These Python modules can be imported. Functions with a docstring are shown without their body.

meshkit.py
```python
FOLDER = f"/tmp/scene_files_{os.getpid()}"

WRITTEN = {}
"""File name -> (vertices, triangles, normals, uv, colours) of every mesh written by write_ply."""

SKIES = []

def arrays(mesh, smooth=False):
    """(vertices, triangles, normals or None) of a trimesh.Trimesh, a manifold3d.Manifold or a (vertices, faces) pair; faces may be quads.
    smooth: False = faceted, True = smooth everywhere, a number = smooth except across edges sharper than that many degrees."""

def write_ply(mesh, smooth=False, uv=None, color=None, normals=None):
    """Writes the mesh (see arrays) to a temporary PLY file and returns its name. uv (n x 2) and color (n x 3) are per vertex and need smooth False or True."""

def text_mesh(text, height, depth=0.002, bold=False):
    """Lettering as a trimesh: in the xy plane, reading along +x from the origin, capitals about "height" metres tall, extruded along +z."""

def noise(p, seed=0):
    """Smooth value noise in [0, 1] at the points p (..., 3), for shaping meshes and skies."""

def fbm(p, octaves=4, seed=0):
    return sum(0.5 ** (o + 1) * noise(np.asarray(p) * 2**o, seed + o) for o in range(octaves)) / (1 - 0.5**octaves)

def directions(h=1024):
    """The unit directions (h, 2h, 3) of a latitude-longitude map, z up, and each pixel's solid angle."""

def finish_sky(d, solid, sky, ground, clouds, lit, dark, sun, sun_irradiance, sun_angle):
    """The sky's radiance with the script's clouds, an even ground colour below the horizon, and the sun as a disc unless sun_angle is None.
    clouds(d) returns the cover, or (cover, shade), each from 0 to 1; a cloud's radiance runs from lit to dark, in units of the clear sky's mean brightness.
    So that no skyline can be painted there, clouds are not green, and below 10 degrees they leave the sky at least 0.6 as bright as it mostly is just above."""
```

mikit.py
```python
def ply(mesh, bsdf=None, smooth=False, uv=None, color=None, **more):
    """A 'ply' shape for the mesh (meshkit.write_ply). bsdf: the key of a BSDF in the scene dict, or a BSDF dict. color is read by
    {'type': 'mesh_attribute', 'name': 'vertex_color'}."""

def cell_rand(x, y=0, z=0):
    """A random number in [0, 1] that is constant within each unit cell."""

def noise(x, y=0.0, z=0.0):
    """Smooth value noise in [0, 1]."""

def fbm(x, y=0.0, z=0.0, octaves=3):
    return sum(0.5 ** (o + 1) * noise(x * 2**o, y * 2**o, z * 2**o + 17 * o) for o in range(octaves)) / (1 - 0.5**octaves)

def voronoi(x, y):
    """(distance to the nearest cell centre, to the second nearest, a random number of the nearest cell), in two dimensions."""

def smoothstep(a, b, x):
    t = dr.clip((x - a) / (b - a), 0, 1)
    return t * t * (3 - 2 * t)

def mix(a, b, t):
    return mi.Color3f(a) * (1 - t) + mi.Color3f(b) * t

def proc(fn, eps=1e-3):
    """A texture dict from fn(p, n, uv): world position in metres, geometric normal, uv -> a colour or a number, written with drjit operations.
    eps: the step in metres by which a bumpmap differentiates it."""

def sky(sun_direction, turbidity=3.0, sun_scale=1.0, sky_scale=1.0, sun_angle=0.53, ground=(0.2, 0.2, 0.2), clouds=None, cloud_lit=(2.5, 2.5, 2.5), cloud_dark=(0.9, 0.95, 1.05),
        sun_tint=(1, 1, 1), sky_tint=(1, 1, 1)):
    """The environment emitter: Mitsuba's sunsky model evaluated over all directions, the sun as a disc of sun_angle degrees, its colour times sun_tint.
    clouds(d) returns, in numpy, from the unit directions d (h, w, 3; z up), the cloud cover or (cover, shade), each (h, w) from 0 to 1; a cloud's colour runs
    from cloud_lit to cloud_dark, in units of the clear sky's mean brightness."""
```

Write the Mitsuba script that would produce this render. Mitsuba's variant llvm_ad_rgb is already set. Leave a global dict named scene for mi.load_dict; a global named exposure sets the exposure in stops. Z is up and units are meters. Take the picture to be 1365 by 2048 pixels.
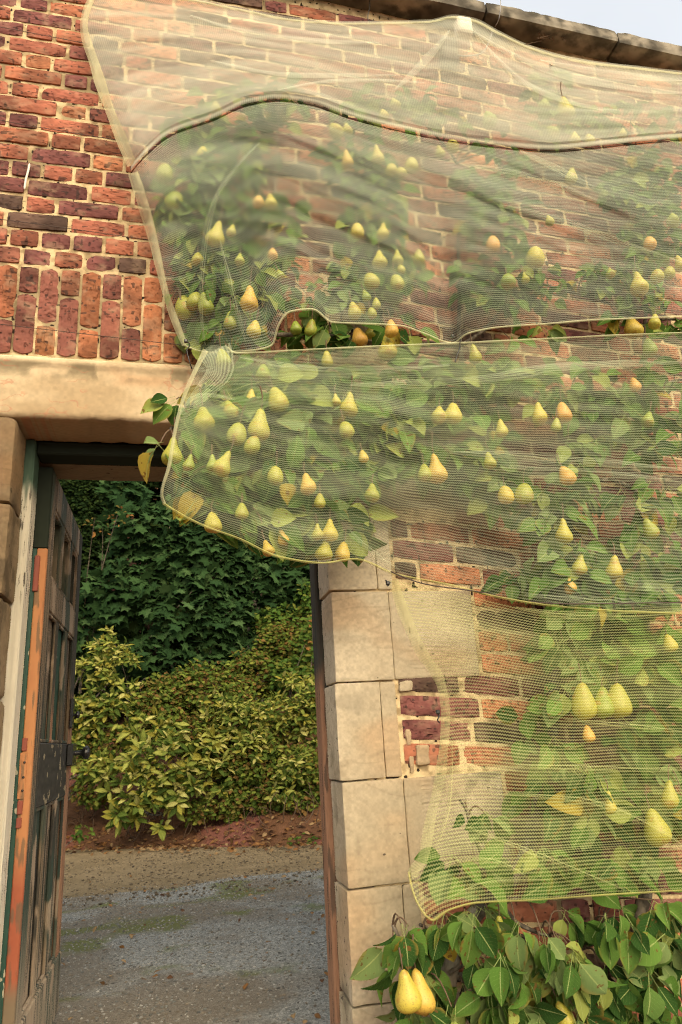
import math, random
import numpy as np, trimesh, mitsuba as mi, drjit as dr
import mikit, meshkit
from mikit import proc, noise, fbm, cell_rand, smoothstep, mix, voronoi
from scipy.spatial import cKDTree
T = mi.ScalarTransform4f
scene, labels = {}, {}
rng = np.random.default_rng(7)
random.seed(7)

# ------------------------------------------------------------------ camera, sky, exposure
# world: the wall's face is y = 0, x runs along it, z is up; the camera stands 2.3 m in front of it
FPX, YAW, PIT, ROL = 1414.2, 0.24199, 0.30916, -0.0611
EYE = np.array([0.0, -2.3, 1.0])
_f = np.array([math.sin(YAW) * math.cos(PIT), math.cos(YAW) * math.cos(PIT), math.sin(PIT)])
_r = np.array([math.cos(YAW), -math.sin(YAW), 0.0]); _u = np.cross(_r, _f)
RR, UU = _r * math.cos(ROL) + _u * math.sin(ROL), _u * math.cos(ROL) - _r * math.sin(ROL)
scene['camera'] = {'type': 'thinlens', 'fov': math.degrees(2 * math.atan(682.5 / FPX)), 'fov_axis': 'x', 'near_clip': 0.05, 'far_clip': 400.0,
                   'aperture_radius': 0.0022, 'focus_distance': 2.45,
                   'to_world': T().look_at(origin=EYE.tolist(), target=(EYE + _f).tolist(), up=UU.tolist())}

def sky_clouds(d):
    c = meshkit.fbm(d * np.array([2.2, 2.2, 4.0]), 4, seed=3)
    return 0.62 + 0.5 * (c - 0.5), np.clip((c - 0.45) * 0.8, 0, 1)
scene['sky'] = mikit.sky((0.15, -0.85, 0.62), turbidity=4, sun_scale=0.55, sun_angle=60, clouds=sky_clouds,
                         cloud_lit=(2.0, 1.95, 1.8), cloud_dark=(1.2, 1.18, 1.12), sun_tint=(1.0, 0.98, 0.91), ground=(0.16, 0.14, 0.1))
exposure = 2.85

# ------------------------------------------------------------------ helpers
def at(px, py, Y=0.0):
    """the world point at depth Y seen at a pixel of the 1365 x 2048 photograph (for measuring positions off the photo)"""
    d = RR * (px - 682.5) - UU * (py - 1024) + _f * FPX
    return EYE + d * (Y - EYE[1]) / d[1]

def at_many(a):
    a = np.asarray(a, float)
    d = RR * (a[..., 0:1] - 682.5) - UU * (a[..., 1:2] - 1024) + _f * FPX
    return EYE + d * ((a[..., 2:3] - EYE[1]) / d[..., 1:2])

def proj(p):
    q = np.asarray(p, float) - EYE
    w = q @ _f
    return np.stack([682.5 + FPX * (q @ RR) / w, 1024 - FPX * (q @ UU) / w, w], -1)

def x_at(px, z, Y=0.0):
    lo, hi = -500.0, 3500.0
    for _ in range(40):
        m = (lo + hi) / 2
        if at(px, m, Y)[2] > z: lo = m
        else: hi = m
    return at(px, lo, Y)[0]

used = {}
def new_key(base):
    n = used.get(base, 0); used[base] = n + 1
    return base if n == 0 else f'{base}_{n:03d}'

def tag(key, label=None, cat=None, group=None, kind=None):
    d = labels.setdefault(key, {})
    for k, v in (('label', label), ('category', cat), ('group', group), ('kind', kind)):
        if v: d[k] = v

def put(parent, name, mesh, bsdf, smooth=False, uv=None, color=None):
    key = new_key(name if parent is None else f'{parent}__{name}')
    scene[key] = mikit.ply(mesh, bsdf, smooth=smooth, uv=uv, color=color)
    return key

def put_dict(parent, name, d, to_world):
    key = new_key(f'{parent}__{name}')
    scene[key] = {**d, 'to_world': to_world}
    return key

def nz(p, s, seed=0): return meshkit.fbm(np.asarray(p) * s, 3, seed) - 0.5

def box(x0, x1, y0, y1, z0, z1, bev=0.004):
    """a chamfered box"""
    c = np.array([(x0 + x1) / 2, (y0 + y1) / 2, (z0 + z1) / 2]); h = np.abs(np.array([x1 - x0, y1 - y0, z1 - z0])) / 2
    b = min(bev, h.min() * 0.45)
    pts = []
    for s in np.ndindex(2, 2, 2):
        s = np.array(s) * 2 - 1
        for k in range(3):
            e = h - b; e[k] = h[k]; pts.append(c + s * e)
    return trimesh.convex.convex_hull(np.array(pts))

def cat(ms): return trimesh.util.concatenate(ms)

def grid_faces(n, m, off=0):
    i, j = np.meshgrid(np.arange(n - 1), np.arange(m - 1), indexing='ij')
    a = (i * m + j).ravel(); q = np.stack([a, a + m, a + m + 1, a + 1], 1) + off
    return np.vstack([q[:, [0, 1, 2]], q[:, [0, 2, 3]]])

def stone(x0, x1, y0, y1, z0, z1, res=0.02, rad=0.008, rough=0.003, seed=0, tool=None, chips=0.0):
    """a dressed block: every face a fine grid, rounded and worn edges; tool = (from x, depth): horizontal furrows over the front"""
    c = np.array([(x0 + x1) / 2, (y0 + y1) / 2, (z0 + z1) / 2]); h = np.array([x1 - x0, y1 - y0, z1 - z0]) / 2
    V, Fs, off = [], [], 0
    for ax in range(3):
        for s in (-1, 1):
            a, b = [k for k in range(3) if k != ax]
            r = res if not (ax == 1 and s == 1) else 0.1
            na, nb = max(2, int(2 * h[a] / r) + 1), max(2, int(2 * h[b] / r) + 1)
            g = np.zeros((na, nb, 3)); g[..., a] = np.linspace(-h[a], h[a], na)[:, None]; g[..., b] = np.linspace(-h[b], h[b], nb)[None]; g[..., ax] = s * h[ax]
            f = grid_faces(na, nb, off)
            flip = (s < 0) ^ (ax == 1)
            Fs.append(f[:, ::-1] if flip else f); V.append(g.reshape(-1, 3)); off += na * nb
    v = np.vstack(V); F = np.vstack(Fs)
    rr = np.full(len(v), rad)
    if chips: rr = rad * (1 + chips * np.clip(nz(v + c, 18, seed + 5) * 3, -0.6, 2))[:]
    core = np.sign(v) * np.minimum(np.abs(v), (h - rr[:, None]))
    d = v - core; L = np.linalg.norm(d, axis=1, keepdims=True)
    v = np.where(L > 1e-9, core + d / np.maximum(L, 1e-9) * rr[:, None], v)
    p = v + c
    n = np.where(L > 1e-9, d / np.maximum(L, 1e-9), 0)
    v = v + n * (rough * (nz(p, 14, seed) + 0.5 * nz(p, 45, seed + 1)))[:, None]
    if tool:
        front = (n[:, 1] < -0.7) & (p[:, 0] > tool[0])
        rows = np.sin(p[:, 2] * 2 * np.pi / 0.0135 + 5 * nz(p * np.array([1, 1, 2]), 5, seed + 2) * 2)
        brk = np.clip(nz(p * np.array([1, 1, 4.0]), 9, seed + 3) * 3 + 0.4, 0, 1)
        v[:, 1] += front * tool[1] * np.clip(rows, -0.3, 1) * brk
    return trimesh.Trimesh(v + c, F, process=False)

def tube(pts, r, sides=6, caps=True):
    p = np.asarray(pts, float); n = len(p)
    r = np.broadcast_to(np.asarray(r, float), (n,))
    t = np.gradient(p, axis=0); t /= np.linalg.norm(t, axis=1, keepdims=True) + 1e-12
    a = np.cross(t, np.where(np.abs(t[:, 1:2]) < 0.9, [0, 1.0, 0], [1.0, 0, 0])); a /= np.linalg.norm(a, axis=1, keepdims=True) + 1e-12
    b = np.cross(t, a); ang = np.arange(sides) * 2 * np.pi / sides
    v = p[:, None] + r[:, None, None] * (np.cos(ang)[None, :, None] * a[:, None] + np.sin(ang)[None, :, None] * b[:, None])
    i, j = np.meshgrid(np.arange(n - 1), np.arange(sides), indexing='ij')
    q = np.stack([i * sides + j, i * sides + (j + 1) % sides, (i + 1) * sides + (j + 1) % sides, (i + 1) * sides + j], -1).reshape(-1, 4)
    f = np.vstack([q[:, [0, 1, 2]], q[:, [0, 2, 3]]]); v = v.reshape(-1, 3)
    if caps:
        v = np.vstack([v, p[:1], p[-1:]]); k = np.arange(sides)
        f = np.vstack([f, np.stack([(k + 1) % sides, k, k * 0 + n * sides], 1), np.stack([k + (n - 1) * sides, (k + 1) % sides + (n - 1) * sides, k * 0 + n * sides + 1], 1)])
    return trimesh.Trimesh(v, f, process=False)

def curve(pts, n=40):
    """a smooth curve through points (any dimension)"""
    p = np.asarray(pts, float)
    if len(p) == 2: return p[0] + (p[1] - p[0]) * np.linspace(0, 1, n)[:, None]
    d = np.r_[0, np.cumsum(np.linalg.norm(np.diff(p, axis=0), axis=1))]
    from scipy.interpolate import PchipInterpolator
    s = np.linspace(0, d[-1], n)
    return np.stack([PchipInterpolator(d, p[:, k])(s) for k in range(p.shape[1])], 1)

def rot_to(xdir, zdir):
    """4 x 4 frames with +x along xdir and +z near zdir, as arrays (n,3,3)"""
    x = xdir / np.linalg.norm(xdir, axis=-1, keepdims=True)
    y = np.cross(zdir, x); y /= np.linalg.norm(y, axis=-1, keepdims=True) + 1e-12
    return np.stack([x, y, np.cross(x, y)], -1)

# ------------------------------------------------------------------ materials
def C(*c): return mi.Color3f(*c)
def rgb(*c): return {'type': 'rgb', 'value': list(c)}
def principled(col, rough=0.8, spec=0.3, **k): return {'type': 'principled', 'base_color': col, 'roughness': rough, 'specular': spec, **k}

def brick_col(p, n, uv):
    i = dr.floor(uv.x / 10.0 + 0.5)
    t, h = cell_rand(i, 3.0, 1.0), cell_rand(i, 9.0, 2.0)
    col = mix(C(0.27, 0.09, 0.058), C(0.37, 0.138, 0.072), h)
    col = mix(col, C(0.165, 0.06, 0.052), smoothstep(0.44, 0.52, t))
    col = mix(col, C(0.46, 0.185, 0.09), smoothstep(0.74, 0.78, t))
    col = mix(col, C(0.105, 0.062, 0.045), smoothstep(0.88, 0.9, t))
    col = dr.select(i < 0, mix(mix(C(0.33, 0.12, 0.058), C(0.44, 0.185, 0.078), h), C(0.19, 0.07, 0.05), smoothstep(0.4, 0.7, t)), col)
    big = fbm(p.x * 9, p.z * 9, p.y * 9 + i, octaves=3)
    col = mix(col, col * 0.45, smoothstep(0.48, 0.66, big) * 0.75)
    col = mix(col, col * 1.45, smoothstep(0.5, 0.3, big) * 0.5)
    fine = fbm(p.x * 70, p.z * 90, p.y * 70, octaves=3)
    col = col * (0.72 + 0.56 * fine)
    col = mix(col, C(0.03, 0.02, 0.016), smoothstep(0.78, 0.84, noise(p.x * 75, p.z * 95, i)) * 0.7)
    col = mix(col, C(0.46, 0.33, 0.21), smoothstep(0.5, 0.8, fbm(p.x * 26, p.z * 34, p.y * 20 + 7, octaves=4)) * 0.28)
    return col
def brick_h(p, n, uv): return fbm(p.x * 60, p.z * 80, p.y * 60, octaves=3) * 1.0 - 0.9 * smoothstep(0.74, 0.82, noise(p.x * 75, p.z * 95, p.y * 40))
def mortar_col(p, n, uv):
    f = fbm(p.x * 40, p.z * 40, p.y * 40, octaves=4)
    col = mix(C(0.30, 0.22, 0.12), C(0.60, 0.475, 0.27), smoothstep(0.25, 0.6, f))
    col = mix(col, C(0.12, 0.09, 0.05), smoothstep(0.56, 0.72, fbm(p.x * 7, p.z * 7, 3, octaves=3)) * 0.6)
    return mix(col, C(0.03, 0.022, 0.015), smoothstep(0.86, 0.9, noise(p.x * 70, p.z * 70)))
def mortar_h(p, n, uv): return fbm(p.x * 90, p.z * 90, p.y * 90, octaves=3)
def stone_col(p, n, uv):
    a = fbm(p.x * 3 + 4, p.z * 3, p.y * 3, octaves=4)
    col = mix(C(0.34, 0.285, 0.19), C(0.49, 0.425, 0.30), smoothstep(0.3, 0.62, a))
    col = mix(col, C(0.40, 0.27, 0.15), smoothstep(0.55, 0.75, fbm(p.x * 2.2, p.z * 5, p.y * 2 + 9, octaves=3)) * 0.55)
    veins = smoothstep(0.05, 0.0, dr.abs(fbm(p.x * 4 + 3 * noise(p.z * 3), p.z * 14, p.y * 4, octaves=3) - 0.5))
    col = mix(col, C(0.16, 0.12, 0.07), veins * 0.22)
    col = col * (0.8 + 0.4 * fbm(p.x * 110, p.z * 110, p.y * 110, octaves=2))
    grime = smoothstep(0.54, 0.66, fbm(p.x * 9 + 11, p.z * 9, p.y * 9, octaves=5)) * smoothstep(0.42, 0.62, fbm(p.x * 2 + 3, p.z * 2, p.y * 2, octaves=2))
    col = mix(col, C(0.10, 0.088, 0.06), grime * 0.6)
    return mix(col, C(0.03, 0.025, 0.018), smoothstep(0.90, 0.93, noise(p.x * 55, p.z * 55, p.y * 55)) * 0.8)
def lintel_col(p, n, uv):
    col = mix(C(0.38, 0.285, 0.165), C(0.54, 0.43, 0.27), smoothstep(0.3, 0.65, fbm(p.x * 3.5, p.z * 7, 2, octaves=4)))
    col = mix(col, C(0.5, 0.31, 0.17), smoothstep(0.55, 0.8, fbm(p.x * 6, p.z * 9, 5, octaves=3)) * 0.5)
    band = smoothstep(2.215, 2.25, p.z + 0.03 * fbm(p.x * 14, 4.0, 1.0, octaves=4)) * smoothstep(2.285, 2.262, p.z)   # lichen that keeps to the moulding
    col = mix(col, C(0.10, 0.085, 0.045), band * smoothstep(0.4, 0.66, fbm(p.x * 4.3 + 2 * noise(p.x * 13, p.z * 9), p.z * 16, 1, octaves=5)) * 0.6)
    sc = smoothstep(0.035, 0.0, dr.abs(fbm(p.x * 16, p.z * 26, 8, octaves=3) - 0.47)) * smoothstep(0.5, 0.62, noise(p.x * 9, p.z * 9))
    col = mix(col, C(0.42, 0.16, 0.09), sc * 0.5)
    return col * (0.85 + 0.3 * fbm(p.x * 90, p.z * 90, p.y * 90, octaves=2))
def stone_h(p, n, uv): return fbm(p.x * 70, p.z * 70, p.y * 70, octaves=3)
def coping_col(p, n, uv):
    col = mix(C(0.07, 0.065, 0.05), C(0.30, 0.27, 0.21), smoothstep(0.32, 0.66, fbm(p.x * 14, p.z * 14, p.y * 14, octaves=4)))
    return mix(col, C(0.035, 0.03, 0.022), smoothstep(0.5, 0.75, fbm(p.x * 5, p.z * 5, p.y * 5 + 4, octaves=3)) * 0.7)
scene['m_brick'] = {'type': 'bumpmap', 'tex': proc(brick_h, 1e-3), 'scale': 0.007, 'bsdf': principled(proc(brick_col), 0.85, 0.25)}
scene['m_mortar'] = {'type': 'bumpmap', 'tex': proc(mortar_h, 1e-3), 'scale': 0.004, 'bsdf': principled(proc(mortar_col), 0.95, 0.1)}
scene['m_stone'] = {'type': 'bumpmap', 'tex': proc(stone_h, 1e-3), 'scale': 0.0022, 'bsdf': principled(proc(stone_col), 0.85, 0.2)}
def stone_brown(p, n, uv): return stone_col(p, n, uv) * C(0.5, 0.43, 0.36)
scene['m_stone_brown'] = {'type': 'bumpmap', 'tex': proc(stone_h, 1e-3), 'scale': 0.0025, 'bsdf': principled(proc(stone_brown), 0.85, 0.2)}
scene['m_lintel'] = {'type': 'bumpmap', 'tex': proc(stone_h, 1e-3), 'scale': 0.002, 'bsdf': principled(proc(lintel_col), 0.85, 0.2)}
scene['m_coping'] = {'type': 'bumpmap', 'tex': proc(stone_h, 1e-3), 'scale': 0.003, 'bsdf': principled(proc(coping_col), 0.9, 0.2)}

def white_wood(p, n, uv):
    g = fbm(p.x * 160, p.z * 6, p.y * 160, octaves=3)
    col = mix(C(0.62, 0.58, 0.46), C(0.42, 0.39, 0.30), g)
    crack = smoothstep(0.56, 0.66, fbm(p.x * 140, p.z * 16, p.y * 140, octaves=3)) * smoothstep(0.38, 0.55, fbm(p.x * 9, p.z * 3, 1, octaves=2) + 0.15 * smoothstep(1.0, 2.0, p.z))
    col = mix(col, C(0.05, 0.04, 0.03), crack * 0.9)
    return mix(col, C(0.05, 0.09, 0.06), smoothstep(1.86, 2.0, p.z + 0.12 * noise(p.z * 14, p.x * 90)))       # old green coat at the top
def dark_wood(p, n, uv):
    g = fbm(p.x * 90, p.z * 3.5, p.y * 90, octaves=4)
    col = mix(C(0.038, 0.037, 0.031), C(0.20, 0.145, 0.088), smoothstep(0.40, 0.68, g + 0.12 * smoothstep(0.9, 1.7, p.z)))
    col = mix(col, C(0.03, 0.055, 0.042), smoothstep(0.45, 0.6, fbm(p.y * 7, p.z * 2, 3, octaves=3)) * 0.75)
    col = mix(col, C(0.40, 0.30, 0.21), smoothstep(0.63, 0.7, fbm(p.y * 16, p.z * 4.5, p.x * 9, octaves=4)) * 0.6)
    return mix(col, C(0.27, 0.22, 0.16), smoothstep(0.5, 0.1, p.z + 0.3 * (p.y - 0.7)) * smoothstep(0.3, 0.6, g) * 0.85)   # worn bare near the ground
def black_wood(p, n, uv):
    col = mix(C(0.022, 0.022, 0.02), C(0.05, 0.047, 0.04), fbm(p.y * 20, p.z * 60, 1, octaves=3))
    return mix(col, C(0.30, 0.25, 0.16), smoothstep(0.68, 0.74, fbm(p.y * 20, p.z * 30, 5, octaves=3)) * 0.8)
def pink_wood(p, n, uv):
    g = fbm(p.x * 120, p.z * 5, p.y * 120, octaves=3)
    col = mix(C(0.34, 0.19, 0.11), C(0.22, 0.12, 0.075), g)
    col = mix(col, C(0.045, 0.04, 0.032), smoothstep(0.55, 0.68, fbm(p.x * 60, p.z * 8, p.y * 60 + 2, octaves=3)) * 0.7)
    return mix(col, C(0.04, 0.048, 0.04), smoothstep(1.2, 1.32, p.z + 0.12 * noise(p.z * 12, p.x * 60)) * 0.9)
def green_paint(p, n, uv):
    col = mix(C(0.012, 0.04, 0.03), C(0.03, 0.085, 0.06), fbm(p.x * 30, p.z * 9, p.y * 30, octaves=3))
    return mix(col, C(0.45, 0.42, 0.3), smoothstep(0.72, 0.77, fbm(p.x * 80, p.z * 45, p.y * 50, octaves=2)) * 0.8)
def orange_paint(p, n, uv):
    col = mix(C(0.44, 0.21, 0.085), C(0.36, 0.145, 0.06), fbm(p.x * 25, p.z * 8, 2, octaves=3))
    col = mix(col, C(0.26, 0.062, 0.034), smoothstep(0.85, 0.6, p.z + 0.15 * noise(p.z * 12, 3)) * 0.85)
    col = mix(col, C(0.10, 0.08, 0.05), smoothstep(0.6, 0.72, fbm(p.x * 60, p.z * 11, 7, octaves=3)) * 0.7)
    return mix(col, C(0.16, 0.12, 0.075), smoothstep(0.42, 0.32, p.z + 0.1 * noise(p.z * 9, 8)))
def wood_h(p, n, uv): return fbm(p.x * 130, p.z * 5, p.y * 130, octaves=3)
for k, fn, sp in (('white_wood', white_wood, 0.3), ('dark_wood', dark_wood, 0.3), ('pink_wood', pink_wood, 0.2)):
    scene['m_' + k] = {'type': 'bumpmap', 'tex': proc(wood_h, 1e-3), 'scale': 0.003, 'bsdf': principled(proc(fn), 0.75, sp)}
scene['m_black_wood'] = principled(proc(black_wood), 0.6, 0.4)
scene['m_green_paint'] = principled(proc(green_paint), 0.5, 0.4)
scene['m_dark_green'] = principled(rgb(0.016, 0.022, 0.014), 0.8, 0.2)
scene['m_orange_paint'] = principled(proc(orange_paint), 0.7, 0.3)
scene['m_red_paint'] = principled(rgb(0.22, 0.06, 0.038), 0.6, 0.3)
scene['m_black_iron'] = principled(rgb(0.018, 0.018, 0.018), 0.3, 0.5)
scene['m_wire'] = principled(rgb(0.07, 0.05, 0.04), 0.6, 0.4)
scene['m_slit'] = principled(rgb(0.03, 0.032, 0.018), 0.8, 0.2)
scene['m_grey_wire'] = principled(rgb(0.35, 0.35, 0.35), 0.4, 0.5)
scene['m_white_plastic'] = principled(rgb(0.72, 0.68, 0.58), 0.5, 0.4)
scene['m_pane'] = {'type': 'thindielectric'}

def bark_col(p, n, uv):
    col = mix(C(0.06, 0.05, 0.038), C(0.22, 0.185, 0.14), smoothstep(0.35, 0.7, fbm(p.x * 45, p.z * 25, p.y * 45, octaves=4)))
    return mix(col, C(0.24, 0.23, 0.18), smoothstep(0.62, 0.74, fbm(p.x * 22, p.z * 22, p.y * 22 + 5, octaves=3)) * 0.6)
scene['m_bark'] = principled(proc(bark_col), 0.9, 0.15)
scene['m_twig'] = principled(rgb(0.15, 0.10, 0.065), 0.8, 0.2)

# pear leaves: uv.x = 4 * tone number + position across (-0.5..0.5) + 1, uv.y = position along
def leaf_col(p, n, uv):
    k = dr.floor(uv.x / 4.0); a = uv.x - 4.0 * k - 1.0
    t, h = cell_rand(k, 5.0, 2.0), cell_rand(k, 2.0, 7.0)
    col = mix(C(0.075, 0.16, 0.028), C(0.15, 0.27, 0.055), h)
    col = mix(col, C(0.035, 0.085, 0.02), smoothstep(0.3, 0.22, t))
    col = mix(col, C(0.19, 0.27, 0.095), smoothstep(0.66, 0.69, t))      # the pale underside
    col = mix(col, C(0.30, 0.36, 0.09), smoothstep(0.78, 0.82, t))
    col = mix(col, C(0.40, 0.31, 0.05), smoothstep(0.935, 0.95, t))
    mid = smoothstep(0.035, 0.012, dr.abs(a))
    vein = smoothstep(0.12, 0.02, dr.abs(dr.sin((uv.y * 9.0 - dr.abs(a) * 5.0) * 3.14159))) * 0.28
    col = mix(col, C(0.36, 0.42, 0.16), dr.maximum(mid * 0.75, vein))
    sp = fbm(p.x * 95, p.z * 95, p.y * 95, octaves=2)
    col = mix(col, C(0.16, 0.085, 0.03), smoothstep(0.72, 0.78, sp + 0.2 * (h - 0.6)) * 0.85)
    edge = smoothstep(0.30, 0.5, dr.abs(a)) * smoothstep(0.5, 0.66, noise(p.x * 28, p.z * 28, k))
    return mix(col, C(0.33, 0.22, 0.05), edge * 0.5 * smoothstep(0.45, 0.6, h))
scene['m_leaf'] = {'type': 'principledthin', 'base_color': proc(leaf_col), 'roughness': 0.27, 'diff_trans': 0.6, 'spec_trans': 0.0, 'eta': 1.45}
scene['m_shrub_leaf'] = {'type': 'principledthin', 'base_color': {'type': 'mesh_attribute', 'name': 'vertex_color'}, 'roughness': 0.5, 'diff_trans': 0.6, 'spec_trans': 0.0, 'eta': 1.4}

# pears: uv.x = 4 * tone number (0 green .. 20 orange) + angle, uv.y = height from the stalk end to the eye
def pear_col(p, n, uv):
    k = dr.floor(uv.x / 4.0); t = k / 20.0
    col = mix(C(0.20, 0.27, 0.035), C(0.50, 0.41, 0.06), smoothstep(0.05, 0.72, t))
    col = mix(col, C(0.60, 0.30, 0.07), smoothstep(0.55, 1.0, t))
    col = mix(col, C(0.34, 0.36, 0.06), smoothstep(0.4, 0.7, fbm(p.x * 22, p.z * 22, p.y * 22, octaves=2)) * 0.5 * (1 - t))
    ru = fbm(p.x * 50, p.z * 50, p.y * 50 + 3, octaves=3) + 0.18 * smoothstep(0.72, 1.0, uv.y) + 0.1 * smoothstep(0.15, 0.0, uv.y)
    col = mix(col, C(0.36, 0.18, 0.04), smoothstep(0.6, 0.8, ru) * 0.6)
    return mix(col, C(0.17, 0.10, 0.03), smoothstep(0.70, 0.78, noise(p.x * 420, p.z * 420, p.y * 420)) * 0.35)
scene['m_pear'] = principled(proc(pear_col), 0.42, 0.45)

# knitted netting: uv in metres; rows of loops with open lines between them, the knit drawn together in streaks
def weave(p, n, uv):
    st = fbm(uv.x * 3.0 + uv.y * 2.0, uv.y * 26.0 - uv.x * 3.0, 2.0, octaves=3)
    ph = uv.y / 0.0088 + 0.12 * dr.sin(uv.x * 2 * 3.14159 / 0.0075) + 3.5 * fbm(uv.x * 1.8, uv.y * 1.8, 4.0, octaves=3) + 0.7 * noise(uv.x * 22, uv.y * 30)
    row = 0.5 + 0.5 * dr.cos(ph * 2 * 3.14159)
    return dr.clip(0.06 + 0.44 * smoothstep(0.3, 0.8, row) + 0.5 * (st - 0.5), 0.02, 1.0)
def weave_top(p, n, uv): return dr.clip(weave(p, n, uv) * 0.95 + 0.0 + 0.24 * smoothstep(0.8, 0.1, uv.y - 0.15 * (uv.x - 0.9)), 0.05, 1.0)
def weave_dense(p, n, uv):
    row = 0.5 + 0.5 * dr.cos((uv.y / 0.006 + 0.15 * dr.sin(uv.x * 900)) * 2 * 3.14159)
    return dr.clip(0.80 + 0.2 * row + 0.8 * (fbm(uv.x * 4, uv.y * 22, 1, octaves=3) - 0.5), 0.3, 1.0)
def weave_fine(p, n, uv):
    row = 0.5 + 0.5 * dr.cos((uv.x / 0.0075 + 0.5 * noise(uv.x * 5, uv.y * 5)) * 2 * 3.14159)
    return dr.clip(0.36 + 0.16 * row + 0.6 * (fbm(uv.x * 3 + uv.y, uv.y * 24 - 2 * uv.x, 1, octaves=3) - 0.48), 0.2, 1.0)
def net_mat(col, op, w):
    return {'type': 'mask', 'opacity': op, 'bsdf': {'type': 'blendbsdf', 'weight': proc(w), 'first': {'type': 'null'},
            'second': {'type': 'principledthin', 'base_color': rgb(*col), 'roughness': 0.7, 'diff_trans': 0.65, 'spec_trans': 0.0, 'eta': 1.3}}}
scene['m_net_upper'] = net_mat((0.83, 0.86, 0.70), 0.49, weave_fine)
scene['m_net_mid'] = net_mat((0.77, 0.86, 0.60), 0.49, weave)
scene['m_net_veil'] = net_mat((0.78, 0.87, 0.70), 0.49, weave_top)
def weave_low(p, n, uv):
    ph = uv.y / 0.0096 + 0.14 * dr.sin(uv.x * 2 * 3.14159 / 0.008) + 3.0 * fbm(uv.x * 1.8, uv.y * 1.8, 4.0, octaves=3)
    return dr.clip(0.04 + 0.62 * smoothstep(0.42, 0.72, 0.5 + 0.5 * dr.cos(ph * 2 * 3.14159)) + 0.6 * (fbm(uv.x * 3, uv.y * 20, 2.0, octaves=3) - 0.5), 0.02, 1.0)
scene['m_net_low'] = net_mat((0.74, 0.78, 0.36), 0.49, weave_low)
scene['m_hem'] = net_mat((0.74, 0.74, 0.46), 0.49, weave_dense)
scene['m_hem_soft'] = net_mat((0.72, 0.72, 0.36), 0.49, lambda p, n, uv: weave_fine(p, n, uv))
scene['m_hem_low'] = net_mat((0.66, 0.64, 0.22), 0.49, weave_dense)

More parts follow.
